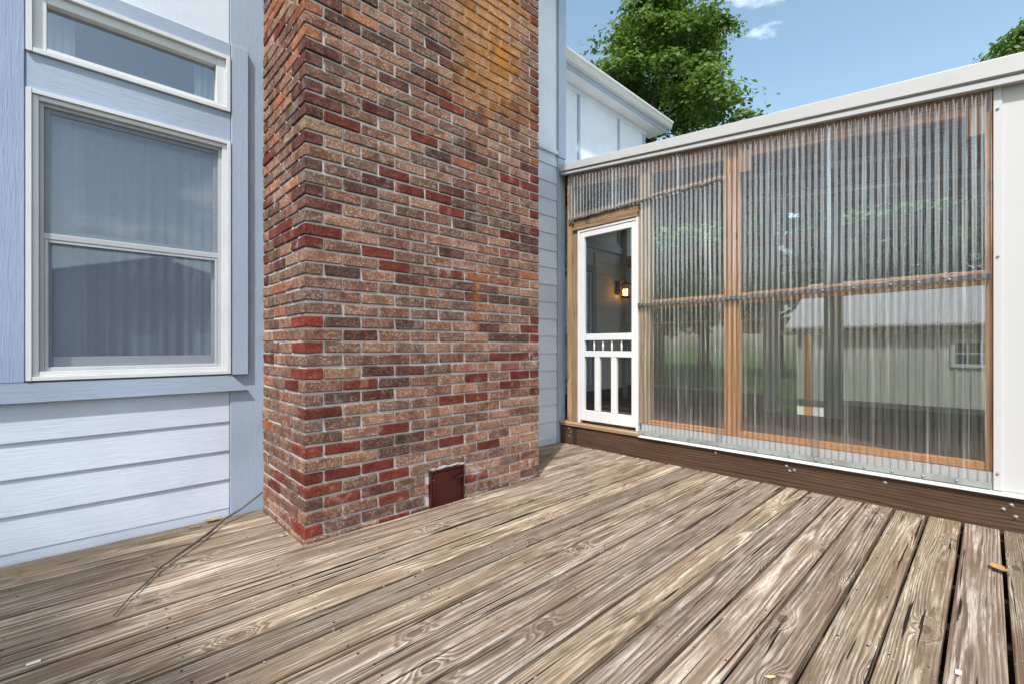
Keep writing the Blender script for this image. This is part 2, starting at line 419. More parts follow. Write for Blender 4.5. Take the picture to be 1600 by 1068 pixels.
# ------------------------------------------------------------------ object helpers
WM = {}
def link(name, mesh, mat, parent=None, mw=None):
    o = bpy.data.objects.new(name, mesh)
    col.objects.link(o)
    if mesh is not None and mat is not None and not mesh.materials:
        mesh.materials.append(M[mat] if isinstance(mat, str) else mat)
    mw = mw or Matrix.Identity(4)
    WM[o.name] = mw
    if parent is not None:
        o.parent = parent
        o.matrix_basis = WM[parent.name].inverted() @ mw
    else:
        o.matrix_basis = mw
    return o

def thing(name, loc, label, cat, group=None):
    o = link(name, None, None, None, Matrix.Translation(Vector(loc)))
    return tag(o, label, cat, group)

def tag(o, label=None, cat=None, group=None, kind=None):
    for k, v in (('label', label), ('category', cat), ('group', group), ('kind', kind)):
        if v:
            o[k] = v
    return o

def mesh_of(name, verts, faces, smooth=False):
    me = bpy.data.meshes.new(name)
    me.from_pydata(verts, [], faces)
    if smooth:
        for p in me.polygons:
            p.use_smooth = True
    me.update()
    return me

_cache = {}
def cbox_data(lx, ly, lz, b, jit=0.0, seed=0):
    """box chamfered on all edges: 24 verts"""
    hx, hy, hz = lx / 2, ly / 2, lz / 2
    b = min(b, hx * .45, hy * .45, hz * .45)
    r = random.Random(seed)
    V, idx = [], {}
    for sx in (-1, 1):
        for sy in (-1, 1):
            for sz in (-1, 1):
                j = [r.uniform(-jit, jit) for _ in range(3)]
                for ax in range(3):
                    p = [sx * (hx - b) + j[0], sy * (hy - b) + j[1], sz * (hz - b) + j[2]]
                    p[ax] = (sx * hx, sy * hy, sz * hz)[ax] + j[ax]
                    idx[(sx, sy, sz, ax)] = len(V)
                    V.append(tuple(p))
    F = []
    for ax in range(3):
        o1, o2 = [a for a in range(3) if a != ax]
        for s in (-1, 1):
            q = []
            for (a, c) in ((-1, -1), (1, -1), (1, 1), (-1, 1)):
                k = [0, 0, 0]; k[ax] = s; k[o1] = a; k[o2] = c
                q.append(idx[(k[0], k[1], k[2], ax)])
            F.append(q)
    for ax in range(3):                       # edges along ax
        o1, o2 = [a for a in range(3) if a != ax]
        for a in (-1, 1):
            for c in (-1, 1):
                k0 = [0, 0, 0]; k0[o1] = a; k0[o2] = c
                k1 = list(k0); k0[ax] = -1; k1[ax] = 1
                F.append([idx[tuple(k0) + (o1,)], idx[tuple(k1) + (o1,)], idx[tuple(k1) + (o2,)], idx[tuple(k0) + (o2,)]])
    for sx in (-1, 1):
        for sy in (-1, 1):
            for sz in (-1, 1):
                F.append([idx[(sx, sy, sz, a)] for a in range(3)])
    # fix orientation outward
    out = []
    for f in F:
        pts = [Vector(V[i]) for i in f]
        n = (pts[1] - pts[0]).cross(pts[2] - pts[0])
        cen = sum(pts, Vector()) / len(pts)
        out.append(f if n.dot(cen) > 0 else f[::-1])
    return V, out

def cbox_mesh(lx, ly, lz, b=0.002, jit=0.0, seed=0, tagm=''):
    key = (round(lx, 4), round(ly, 4), round(lz, 4), b, jit, seed, tagm)
    if key not in _cache:
        V, F = cbox_data(lx, ly, lz, b, jit, seed)
        _cache[key] = mesh_of('piece', V, F)
    return _cache[key]

def box(name, x0, x1, y0, y1, z0, z1, mat, parent=None, b=0.002):
    """axis aligned; local x follows the longest edge so that wood grain runs along it"""
    d = [abs(x1 - x0), abs(y1 - y0), abs(z1 - z0)]
    c = Vector(((x0 + x1) / 2, (y0 + y1) / 2, (z0 + z1) / 2))
    ax = d.index(max(d))
    if ax == 0:
        rot, dims = Matrix.Identity(4), d
    elif ax == 1:
        rot, dims = Matrix.Rotation(R(90), 4, 'Z'), [d[1], d[0], d[2]]
    else:
        rot, dims = Matrix.Rotation(R(-90), 4, 'Y'), [d[2], d[1], d[0]]
    return link(name, cbox_mesh(dims[0], dims[1], dims[2], b, tagm=str(mat)), mat, parent, Matrix.Translation(c) @ rot)

def bar(name, p0, p1, w, h, mat, parent=None, up=(0, 0, 1), b=0.002):
    """bar from p0 to p1; w across, h along `up`"""
    p0, p1 = Vector(p0), Vector(p1)
    ax = (p1 - p0).normalized()
    u = Vector(up)
    sd = u.cross(ax).normalized()
    u = ax.cross(sd).normalized()
    m = Matrix((ax, sd, u)).transposed().to_4x4()
    return link(name, cbox_mesh((p1 - p0).length, w, h, b, tagm=str(mat)), mat, parent, Matrix.Translation((p0 + p1) / 2) @ m)

def raw(name, V, F, mat, parent=None, smooth=False, mw=None):
    return link(name, mesh_of(name, V, F, smooth), mat, parent, mw)

def sweep(name, prof0, prof1, mat, parent=None, smooth=False):
    """open or closed profile lofted between two point lists, capped"""
    n = len(prof0)
    V = list(prof0) + list(prof1)
    F = [[i, (i + 1) % n, n + (i + 1) % n, n + i] for i in range(n)]
    F += [list(range(n))[::-1], list(range(n, 2 * n))]
    return raw(name, V, F, mat, parent, smooth)

def tube_data(pts, rads, seg=8, rough=0.0, r=None):
    V, F = [], []
    n = len(pts)
    for i, (p, rad) in enumerate(zip(pts, rads)):
        p = Vector(p)
        a = Vector(pts[max(0, i - 1)]); c = Vector(pts[min(n - 1, i + 1)])
        d = (c - a).normalized()
        ref = Vector((0, 0, 1)) if abs(d.z) < 0.9 else Vector((1, 0, 0))
        u = d.cross(ref).normalized(); v = d.cross(u)
        for k in range(seg):
            an = 2 * math.pi * k / seg
            rr = rad * (1 + (r.uniform(-rough, rough) if r else 0))
            V.append(tuple(p + u * math.cos(an) * rr + v * math.sin(an) * rr))
    for i in range(n - 1):
        for k in range(seg):
            F.append([i * seg + k, i * seg + (k + 1) % seg, (i + 1) * seg + (k + 1) % seg, (i + 1) * seg + k])
    F.append(list(range(seg))[::-1])
    F.append([(n - 1) * seg + k for k in range(seg)])
    return V, F

def lathe_data(prof, seg=12):
    V, F = [], []
    for (r, z) in prof:
        for k in range(seg):
            an = 2 * math.pi * k / seg
            V.append((r * math.cos(an), r * math.sin(an), z))
    for i in range(len(prof) - 1):
        for k in range(seg):
            F.append([i * seg + k, i * seg + (k + 1) % seg, (i + 1) * seg + (k + 1) % seg, (i + 1) * seg + k])
    F.append(list(range(seg))[::-1])
    F.append([(len(prof) - 1) * seg + k for k in range(seg)])
    return V, F

def joined(name, parts, mat, parent=None, smooth=False):
    V, F = [], []
    for v, f in parts:
        o = len(V)
        V += v
        F += [[i + o for i in q] for q in f]
    return raw(name, V, F, mat, parent, smooth)

def boxd(x0, x1, y0, y1, z0, z1):
    V, F = cbox_data(x1 - x0, y1 - y0, z1 - z0, 0.0015)
    c = ((x0 + x1) / 2, (y0 + y1) / 2, (z0 + z1) / 2)
    return [tuple(a + b for a, b in zip(v, c)) for v in V], F

# ================================================================== GROUND
GZ = -0.62
ground = raw('ground', [(-300, -300, GZ), (300, -300, GZ), (300, 300, GZ), (-300, 300, GZ)], [[0, 1, 2, 3]], 'lawn')
tag(ground, kind='structure')

# ================================================================== HOUSE
WY = 3.15            # plane of the house wall
house = thing('house', (1.5, WY, GZ), 'pale blue clapboard house wall with blue trim and a double window', 'house')

def lap(x0, x1, z, rev, mat='siding', name='siding_board', y=WY, seedv=0):
    """one lap siding board: butt 14 mm proud at the bottom, tapering to nothing"""
    r = random.Random(int(z * 1000) + int(x0 * 77))
    n = max(4, int((x1 - x0) / 0.35))
    V, F = [], []
    cx, cz = (x0 + x1) / 2, z
    for i in range(n + 1):
        xx = x0 + (x1 - x0) * i / n - cx
        jz = r.uniform(-.0016, .0016); jy = r.uniform(-.0012, .0012)
        V += [(xx, 0.004, 0.0 + jz), (xx, -0.0115 + jy, 0.0 + jz), (xx, -0.0125 + jy, 0.004 + jz), (xx, -0.002, rev + 0.02), (xx, 0.004, rev + 0.02)]
    m = 5
    for i in range(n):
        for k in range(m):
            a, b_ = i * m + k, i * m + (k + 1) % m
            F.append([a, a + m, b_ + m, b_])
    F.append(list(range(m)))
    F.append([n * m + k for k in range(m)][::-1])
    return raw(name, V, F, mat, house, mw=Matrix.Translation((cx, y, cz)))

# sheathing behind everything (with the window openings left open)
def wall_piece(x0, x1, z0, z1, y0=WY + 0.004, y1=WY + 0.14, name='sheathing', mat='panel'):
    return box(name, x0, x1, y0, y1, z0, z1, mat, house, 0.001)
wall_piece(-5.0, -0.15, GZ, 5.1)
wall_piece(-0.15, 0.635, GZ, 0.86)
wall_piece(-0.15, 0.635, 2.20, 2.41)
wall_piece(-0.15, 0.635, 2.70, 5.1)
wall_piece(0.635, 3.74, GZ, 5.1)
# left of the chimney: clapboards under the window
box('starter_board', -5.0, 0.656, WY - 0.010, WY + 0.003, -0.10, 0.055, 'siding', house)
for k in range(4):
    lap(-0.62, 0.656, 0.040 + 0.1713 * k, 0.1713 if k < 3 else 0.17)
for k in range(29):
    lap(-5.0, -0.622, 0.040 + 0.1713 * k, 0.1713)
# broad corner board beside the chimney and window casing
box('corner_board', 0.660, 0.850, WY - 0.014, WY + 0.003, -0.05, 5.05, 'trim', house)
box('casing', 0.662, 0.752, WY - 0.040, WY - 0.0145, 0.835, 2.80, 'trim', house, 0.003)
box('casing', -0.62, -0.180, WY - 0.036, WY + 0.003, 0.835, 5.05, 'trim_rough', house, 0.003)
# mitred bottom casing
V = []
for yy in (WY - 0.040, WY + 0.003):
    V += [(-0.62, yy, 0.741), (0.752, yy, 0.741), (0.752, yy, 0.7435), (0.662, yy, 0.8335), (-0.62, yy, 0.8335)]
raw('casing', V, [[0, 1, 2, 3, 4], [9, 8, 7, 6, 5], [0, 5, 6, 1], [1, 6, 7, 2], [2, 7, 8, 3], [3, 8, 9, 4], [4, 9, 5, 0]], 'trim_h', house)
box('mullion_board', -0.178, 0.660, WY - 0.030, WY + 0.003, 2.219, 2.388, 'trim_h', house, 0.003)
box('head_casing', -0.178, 0.660, WY - 0.034, WY + 0.003, 2.722, 2.802, 'trim_h', house, 0.003)
box('wall_panel', -0.178, 0.657, WY - 0.010, WY + 0.003, 2.804, 5.05, 'panel', house)

def frame_rect(name, x0, x1, z0, z1, w, y0, y1, mat, parent, bot=None):
    bot = bot or w
    o = [boxd(x0, x0 + w, y0, y1, z0, z1), boxd(x1 - w, x1, y0, y1, z0, z1),
         boxd(x0 + w + .0005, x1 - w - .0005, y0 + .0015, y1, z1 - w, z1), boxd(x0 + w + .0005, x1 - w - .0005, y0 + .0015, y1, z0, z0 + bot)]
    return joined(name, o, mat, parent)

def pane(name, x0, x1, z0, z1, y, mat, parent, th=0.004):
    return box(name, x0, x1, y, y + th, z0, z1, mat, parent, 0.0003)
def sheet_pane(name, x0, x1, z0, z1, y, mat, parent):
    return raw(name, [(x0, y, z0), (x1, y, z0), (x1, y, z1), (x0, y, z1)], [[0, 1, 2, 3]], mat, parent)

win = link('window', None, None, house, Matrix.Translation((0.24, WY, 0.85)))
frame_rect('outer_frame', -0.176, 0.658, 0.842, 2.216, 0.020, WY - 0.046, WY + 0.06, 'white', win)
frame_rect('inner_frame', -0.1555, 0.6375, 0.8625, 2.1955, 0.022, WY - 0.032, WY + 0.06, 'white', win)
frame_rect('track', -0.133, 0.615, 0.885, 2.173, 0.016, WY - 0.012, WY + 0.055, 'alu', win)
frame_rect('upper_sash', -0.1165, 0.5985, 1.530, 2.1565, 0.020, WY + 0.006, WY + 0.03, 'alu', win)
sheet_pane('upper_pane', -0.0965, 0.5785, 1.55, 2.1365, WY + 0.018, 'glass', win)
frame_rect('lower_sash', -0.1165, 0.5985, 0.902, 1.575, 0.024, WY + 0.031, WY + 0.052, 'alu', win, 0.05)
sheet_pane('lower_pane', -0.0925, 0.5745, 0.952, 1.551, WY + 0.042, 'glass', win)
box('meeting_rail', -0.132, 0.614, WY - 0.010, WY + 0.012, 1.520, 1.549, 'alu', win)
box('sill', -0.132, 0.614, WY - 0.030, WY + 0.05, 0.8635, 0.884, 'alu', win)
box('sash_lift', 0.20, 0.245, WY - 0.002, WY + 0.012, 0.906, 0.914, 'alu', win)
frame_rect('screen_frame', -0.116, 0.598, 0.890, 1.519, 0.014, WY - 0.009, WY - 0.001, 'alu', win)
sheet_pane('insect_screen', -0.102, 0.584, 0.904, 1.505, WY - 0.004, 'screen', win)
sheet_pane('storm_screen', -0.116, 0.598, 1.549, 2.157, WY - 0.006, 'screen', win)
tr = link('transom_window', None, None, house, Matrix.Translation((0.24, WY, 2.39)))
frame_rect('outer_frame', -0.176, 0.656, 2.390, 2.719, 0.022, WY - 0.046, WY + 0.06, 'white', tr)
frame_rect('inner_frame', -0.1535, 0.6335, 2.4125, 2.6965, 0.046, WY - 0.026, WY + 0.06, 'white', tr, 0.022)
sheet_pane('pane', -0.108, 0.588, 2.433, 2.652, WY + 0.015, 'glass', tr)

# room behind the window
V = [(-1.6, WY + .15, 0.2), (2.0, WY + .15, 0.2), (2.0, WY + 3.5, 0.2), (-1.6, WY + 3.5, 0.2), (-1.6, WY + .15, 3.2), (2.0, WY + .15, 3.2), (2.0, WY + 3.5, 3.2), (-1.6, WY + 3.5, 3.2)]
raw('room_interior', V, [[0, 1, 2, 3], [4, 7, 6, 5], [3, 2, 6, 7], [0, 3, 7, 4], [1, 5, 6, 2]], 'room', house)

def curtain(x0, x1, z0, z1, label, n=9, amp=0.022, flare=0.0):
    V, F = [], []
    seg = n * 8
    rows = 10
    for j in range(rows + 1):
        zz = z0 + (z1 - z0) * j / rows
        for i in range(seg + 1):
            u = i / seg
            w = (x1 - x0) * (1 + flare * (1 - j / rows))
            xx = (x0 if flare >= 0 else x1 - w) + w * u
            yy = WY + 0.16 + amp * math.sin(u * n * 2 * math.pi + 0.6 * math.sin(j * .7)) * (0.6 + 0.4 * math.sin(u * 7))
            V.append((xx, yy, zz))
    for j in range(rows):
        for i in range(seg):
            a = j * (seg + 1) + i
            F.append([a, a + 1, a + seg + 2, a + seg + 1])
    o = raw('curtain', V, F, 'curtain', None, True)
    s = o.modifiers.new('thick', 'SOLIDIFY'); s.thickness = 0.0015
    return tag(o, label, 'curtain', 'sheer curtains behind the windows')
curtain(-0.20, 0.02, 0.7, 2.20, 'white sheer curtain gathered at the left side of the large window', flare=0.12)
curtain(0.46, 0.70, 0.7, 2.20, 'white sheer curtain gathered at the right side of the large window', flare=0.1)
curtain(-0.20, -0.01, 2.25, 2.80, 'short white curtain end at the left of the narrow upper window', 6)
curtain(0.51, 0.70, 2.25, 2.80, 'short white curtain end at the right of the narrow upper window', 6)

t_ = NT('sheer_voile')
_w = t_.math('ADD', 0.26, t_.math('MULTIPLY', t_.noise(t_.vmap(t_.pos(), (26, 1, 0.6)), 1.0, 3, 0.6), 0.34))
M['voile'] = t_.done(t_.n('ShaderNodeMixShader', {0: _w, 1: t_.n('ShaderNodeBsdfTransparent').outputs[0], 2: t_.n('ShaderNodeBsdfDiffuse', {'Color': (0.78, 0.82, 0.90)}).outputs[0]}).outputs[0])
V, F = [], []
for i in range(161):
    xx = -0.16 + 0.82 * i / 160
    yy = WY + 0.125 + 0.012 * math.sin(i * 0.55) + 0.006 * math.sin(i * 0.21)
    V += [(xx, yy, 0.7), (xx, yy, 2.18)]
for i in range(160):
    F.append([2 * i, 2 * i + 2, 2 * i + 3, 2 * i + 1])
tag(raw('sheer_curtain', V, F, 'voile', None, True), 'thin see-through curtain drawn across the whole large window', 'curtain', 'sheer curtains behind the windows')

# right of the chimney: clapboards, band, panel above, corner board
for k in range(17):
    lap(2.55, 3.648, 0.043 + 0.1772 * k, 0.1772 if k < 16 else 0.12)
box('starter_board', 2.55, 3.648, WY - 0.008, WY + 0.003, -0.08, 0.05, 'siding', house)
box('band_board', 2.55, 3.648, WY - 0.034, WY + 0.003, 3.005, 3.045, 'siding', house)
box('wall_panel', 2.55, 3.648, WY - 0.010, WY + 0.003, 3.046, 5.05, 'panel', house)
box('corner_board', 3.652, 3.768, WY - 0.026, WY + 0.10, -0.03, 2.985, 'trim', house)
box('corner_board', 3.650, 3.772, WY - 0.036, WY + 0.10, 2.990, 5.05, 'trim', house)
box('return_wall', 3.70, 3.755, WY + 0.101, 4.0, GZ, 5.0, 'panel', house)

# main roof: soffit, fascia, slope
raw('main_roof', [(-5.6, 2.72, 5.20), (3.95, 2.72, 5.20), (3.95, 9.0, 8.1), (-5.6, 9.0, 8.1), (-5.6, 2.72, 5.26), (3.95, 2.72, 5.26), (3.95, 9.0, 8.16), (-5.6, 9.0, 8.16)],
    [[0, 3, 2, 1], [4, 5, 6, 7], [0, 1, 5, 4], [1, 2, 6, 5], [2, 3, 7, 6], [3, 0, 4, 7]], 'roof', house)
box('soffit', -5.55, 3.9, 2.74, WY + 0.13, 5.10, 5.13, 'panel', house)
box('fascia', -5.6, 3.95, 2.70, 2.738, 5.06, 5.24, 'trim_h', house)
box('back_wall', -5.0, 3.70, 8.8, 9.0, GZ, 7.9, 'siding', house)
box('side_wall', -5.0, -4.9, WY + .15, 8.8, GZ, 5.1, 'siding', house)

# lower wing behind the porch: boarded upper wall, gutter, soffit; clapboards inside the porch
NY = 4.0
box('wing_wall', 3.76, 6.93, NY, NY + 0.12, 2.55, 4.62, 'panel', house)
box('wing_wall', 3.76, 6.93, NY + .01, NY + 0.12, GZ, 2.545, 'panel', house)
box('wing_end_wall', 6.80, 6.929, NY + .121, 8.8, GZ, 4.62, 'panel', house)
for xb in (4.40, 5.111, 6.114, 6.86):
    box('batten', xb - 0.022, xb + 0.022, NY - 0.02, NY - 0.001, 2.60, 4.54, 'trim', house)
box('frieze_board', 3.76, 6.93, NY - 0.024, NY - 0.001, 4.545, 4.61, 'panel', house)
box('wing_soffit', 3.76, 7.22, 3.785, NY + 0.1, 4.615, 4.63, 'white', house)
box('wing_fascia', 3.76, 7.24, 3.758, 3.783, 4.600, 4.755, 'trim_h', house)
gp = [(3.757, 4.66), (3.70, 4.66), (3.682, 4.69), (3.682, 4.72), (3.660, 4.745), (3.660, 4.772), (3.668, 4.772), (3.668, 4.75), (3.69, 4.722), (3.69, 4.694), (3.704, 4.668), (3.757, 4.668)]
sweep('gutter', [(3.775, y, z) for y, z in gp], [(7.25, y, z) for y, z in gp], 'metal_white', house)
raw('wing_roof', [(3.776, 3.72, 4.765), (7.26, 3.72, 4.765), (7.26, 9.0, 6.3), (3.776, 9.0, 6.3), (3.776, 3.72, 4.79), (7.26, 3.72, 4.79), (7.26, 9.0, 6.33), (3.776, 9.0, 6.33)],
    [[0, 3, 2, 1], [4, 5, 6, 7], [0, 1, 5, 4], [1, 2, 6, 5], [2, 3, 7, 6], [3, 0, 4, 7]], 'roof', house)
for k in range(12):
    lap(5.50, 6.20, 0.36 + 0.1713 * k, 0.1713 if k < 11 else .12, 'siding_lamplit', y=NY)
    lap(3.77, 4.45, 0.36 + 0.1713 * k, 0.1713 if k < 11 else .12, 'siding_lamplit', y=NY)
box('porch_frieze', 3.77, 6.24, NY - 0.03, NY - 0.001, 2.43, 2.545, 'siding', house)
box('skirt_board', 3.77, 6.24, NY - 0.025, NY - 0.001, 0.19, 0.358, 'beam', house)
box('porch_corner_board', 6.202, 6.30, NY - 0.03, NY - 0.001, 0.36, 2.43, 'trim', house)
hd = link('house_door', None, None, house, Matrix.Translation((4.95, NY, 0.2)))
frame_rect('frame', 4.46, 5.49, 0.36, 2.16, 0.085, NY - 0.035, NY - 0.001, 'trim', hd)
frame_rect('sash', 4.55, 5.40, 0.45, 2.07, 0.05, NY - 0.022, NY - 0.0005, 'white', hd)
sheet_pane('pane', 4.60, 5.35, 0.50, 2.02, NY - 0.006, 'glass', hd)

# ================================================================== CHIMNEY
CX0, CY0 = 0.836, 2.41
CW, CH_TOP = 1.755, 6.4
CX1 = CX0 + CW
chim = thing('chimney', (1.7, CY0, GZ), 'broad brown and red brick chimney with an orange rust stain near the top', 'chimney')
box('mortar_core', CX0 + 0.0095, CX1 - 0.0095, CY0 + 0.0095, WY - 0.02, GZ, CH_TOP, 'mortar', chim, 0.001)
ROWS = 'SMMM..... ..R..R... DR....... RMS...... RRR...R.. ..D.R.... SRDD..... ..R...... .M....... R...RRM.R .D.....R. .RD..R.RR S......P. ...M..RRR SM.M...M. ....M.DDR SD.D....R M...M...R M....M... ......DDM .D.D.D... ..R.RO... R.R.....O R...DM... M.M....P. .......D. E.M..D.RD MD..RD.MR D..RRD... .MR.....R E........ .M.M....R ER..DO.RR EM.RMD..R EM...D... ....M...O E........ EM..R.... O...R.... ...D....R ODD...... .OM.E...R ......... .D......R ......... ...M....R ......... .......M. ......... ........R ......... ........R'.split()
PAL = {'R': (0.165, 0.034, 0.022), 'S': (0.22, 0.042, 0.024), 'E': (0.105, 0.035, 0.027), 'D': (0.092, 0.046, 0.036), 'M': (0.150, 0.083, 0.062),
       'O': (0.33, 0.110, 0.045), 'P': (0.26, 0.085, 0.075), 'T': (0.262, 0.138, 0.091), 'U': (0.212, 0.097, 0.060), 'V': (0.165, 0.080, 0.055)}
BL, BH, BJ, CP = 0.1960, 0.0560, 0.0115, 0.0677      # brick length, height, joint, course
HD = 0.0935
br_rng = random.Random(5)
bricks = []     # centre, dims(x,y,z), colour, face
def tint(code):
    if code == '.':
        code = br_rng.choice('TTTTTUUUVVVVMME')
    c = PAL[code]
    f = br_rng.uniform(0.82, 1.2)
    return tuple(min(1, v * f * br_rng.uniform(0.94, 1.06)) for v in c)
n_course = int((CH_TOP - 0.02) / CP)
for k in range(-9, n_course):
    z0 = 0.0155 + CP * k + BJ * 0.5
    zc = z0 + BH / 2
    row = ROWS[k] if 0 <= k < len(ROWS) else '.' * 9
    even = (k % 2 == 0)
    # front face
    xs = CX0
    for i in range(9):
        ln = HD if (even and i == 0) or (not even and i == 8) else BL
        code = row[i]
        if k < 0 or k >= len(ROWS):
            code = br_rng.choice('....RD.M')
        corner_l = (i == 0)
        corner_r = (i == 8)
        dep = BL if ln == HD else HD
        hole = (xs + ln > 1.587 and xs < 1.855 and z0 < 0.215)
        if hole:                                   # bricks cut round the clean-out door
            if xs < 1.575:
                ln2 = 1.583 - xs
                if ln2 > 0.03:
                    bricks.append(((xs + ln2 / 2, CY0 + dep / 2, zc), (ln2, dep, BH), tint(code), 'f'))
            if xs + ln > 1.87:
                a = 1.860
                bricks.append((((a + xs + ln) / 2, CY0 + dep / 2, zc), (xs + ln - a, dep, BH), tint(code), 'f'))
        else:
            bricks.append(((xs + ln / 2, CY0 + dep / 2, zc), (ln, dep, BH), tint(code), 'f'))
        xs += ln + BJ
    # side faces
    for side, xf in (('l', CX0 + HD / 2), ('r', CX1 - HD / 2)):
        cor_long = even if side == 'l' else (not even)
        ys = CY0 + (BL if cor_long else HD) + BJ
        while ys < WY - 0.05:
            ln = min(BL, WY - 0.03 - ys)
            bricks.append(((xf, ys + ln / 2, zc), (HD, ln, BH), tint(br_rng.choice('....V.RUM.O') ), side))
            ys += BL + BJ
ca, sa = math.cos(R(46.338)), math.sin(R(46.338))
def show_size(b):
    (x, y, z), (dx, dy, dz), _, fc = b
    d = x * ca + y * sa
    px = 800 + 711 * (x * sa - y * ca) / d
    py = 540 - 711 * (z - CAM_H) / d
    if fc == 'r' or py < -10 or z < -0.03:
        return 0
    return (dx if fc == 'f' else dy * 0.45) * dz / d ** 2
order = sorted(range(len(bricks)), key=lambda i: -show_size(bricks[i]))
single = set(order[:300])
allV, allF, allC = [], [], []
for i, (cc, dm, tc, fc) in enumerate(bricks):
    jx = Vector((0, br_rng.uniform(-.0022, .0022) if fc == 'f' else 0, br_rng.uniform(-.0015, .0015)))
    if fc != 'f':
        jx.x = br_rng.uniform(-.0022, .0022)
    c3 = Vector(cc) + jx
    sd = br_rng.randrange(6)
    if i in single:
        me = cbox_mesh(dm[0], dm[1], dm[2], 0.0045, 0.0027, sd, 'brick')
        o = link('brick', me, 'brick_o', chim, Matrix.Translation(c3))
        o.color = tc + (1,)
    else:
        v, f = cbox_data(dm[0], dm[1], dm[2], 0.0045, 0.0027, sd)
        o0 = len(allV)
        allV += [tuple(Vector(q) + c3) for q in v]
        allF += [[a + o0 for a in q] for q in f]
        allC += [tc] * len(v)
ms = raw('brick_courses', allV, allF, 'brick_a', chim)
tag(ms, kind='stuff')
at = ms.data.color_attributes.new('tint', 'FLOAT_COLOR', 'POINT')
buf = np.ones((len(allC), 4), dtype=np.float32)
buf[:, :3] = np.array(allC, dtype=np.float32)
at.data.foreach_set('color', buf.ravel())
box('crown', CX0 - 0.05, CX1 + 0.05, CY0 - 0.05, WY + 0.1, CH_TOP, CH_TOP + 0.12, 'cement', chim, 0.01)
# clean-out door
cd = link('cleanout_door', None, None, chim, Matrix.Translation((1.72, CY0, 0.0)))
frame_rect('frame', 1.588, 1.852, -0.06, 0.226, 0.014, CY0 - 0.014, CY0 + 0.05, 'rust_door', cd)
box('leaf', 1.603, 1.837, CY0 - 0.008, CY0 + 0.02, -0.045, 0.211, 'rust_door', cd, 0.006)
box('hinge', 1.606, 1.618, CY0 - 0.018, CY0 - 0.0085, 0.03, 0.17, 'rust_door', cd, 0.004)
bar('latch', (1.775, CY0 - 0.02, 0.150), (1.845, CY0 - 0.02, 0.162), 0.012, 0.016, 'rust_door', cd)
r7 = random.Random(3)
V, F = [], []
n = 16
for j, (dy, zz) in enumerate(((0.012, 0.228), (-0.012, 0.230), (-0.010, 0.236), (0.012, 0.242))):
    for i in range(n + 1):
        V.append((1.583 + 0.272 * i / n, CY0 + dy + r7.uniform(-.003, .003), zz + r7.uniform(-.004, .004) + (0.012 * r7.random() if j == 3 else 0)))
for j in range(3):
    for i in range(n):
        a = j * (n + 1) + i
        F.append([a, a + 1, a + n + 2, a + n + 1])
raw('mortar_smear', V, F, 'cement', cd)

# ================================================================== DECK
deck = thing('deck', (0, 1, GZ), 'weathered bare wood deck of long bleached boards', 'deck')
PITCH, BW, BT = 0.1508, 0.1355, 0.038
X_END = 3.662
dk = random.Random(21)
_bm = {}
def board_mesh(ln, seed, w=BW):
    key = (round(ln, 3), seed, round(w, 4))
    if key in _bm:
        return _bm[key]
    r = random.Random(seed * 131 + int(ln * 1000))
    n = max(3, int(ln / 0.55))
    prof = [(-.5, -1.0), (-.5, -0.12), (-.462, -0.01), (-.2, 0.0), (.2, 0.0), (.462, -0.01), (.5, -0.12), (.5, -1.0)]
    V, F = [], []
    cup = r.uniform(-0.0022, 0.0016)
    for i in range(n + 1):
        xx = -ln / 2 + ln * i / n
        e0, e1 = r.uniform(-.0016, .0016), r.uniform(-.0016, .0016)
        zz = r.uniform(-.0009, .0009)
        for (a, bz) in prof:
            V.append((xx, a * w + (e0 if a < 0 else e1), bz * BT + zz + cup * (1 - (2 * a) ** 2)))
    m = len(prof)
    for i in range(n):
        for k in range(m):
            a, b_ = i * m + k, i * m + (k + 1) % m
            F.append([a, b_, b_ + m, a + m])
    F.append(list(range(m))[::-1])
    F.append([n * m + k for k in range(m)])
    _bm[key] = mesh_of('deck_board', V, F)
    return _bm[key]
def dboard(x0, x1, yc, w=BW):
    # always a whole long board; no butt joints show in the photograph
    dz = dk.uniform(-.0022, .0016)
    m = Matrix.Translation(((x0 + x1) / 2, yc + dk.uniform(-.0014, .0014), dz)) @ Matrix.Rotation(dk.uniform(-.012, .012), 4, 'X')
    return link('deck_board', board_mesh(x1 - x0, dk.randrange(5), w), 'deck', deck, m)
y_gap0 = -0.048
j = -14
screw_pts = []
while True:
    ya = y_gap0 + PITCH * j
    yc = ya + PITCH / 2
    if ya > WY - 0.03:
        break
    e = X_END + dk.uniform(-.006, .004)
    if yc + BW / 2 < CY0 - 0.004:
        dboard(-4.2, e, yc)
        spans = [(-4.2, e)]
    elif yc - BW / 2 < CY0 - 0.012:
        w2 = (CY0 - 0.012) - (yc - BW / 2)
        dboard(CX0 - 0.012, CX1 + 0.010, (yc - BW / 2) + w2 / 2, w2)
        dboard(-4.2, CX0 - 0.0145, yc)
        dboard(CX1 + 0.0125, e, yc)
        spans = []
    else:
        top = min(yc + BW / 2, WY - 0.02)
        w2 = top - (yc - BW / 2)
        if w2 > 0.02:
            c2 = yc - BW / 2 + w2 / 2
            dboard(-4.2, CX0 - 0.016 + dk.uniform(-.004, .004), c2, w2)
            dboard(CX1 + 0.014, e, c2, w2)
        spans = [(-4.2, CX0 - .02), (CX1 + .02, e)]
    for jx in range(14):
        xj = 3.60 - jx * 0.42 + dk.uniform(-.012, .012)
        if any(a < xj < b_ for a, b_ in spans):
            for s in (-0.042, 0.043):
                screw_pts.append((xj + dk.uniform(-.014, .014), yc + s + dk.uniform(-.008, .008)))
    j += 1
parts = []
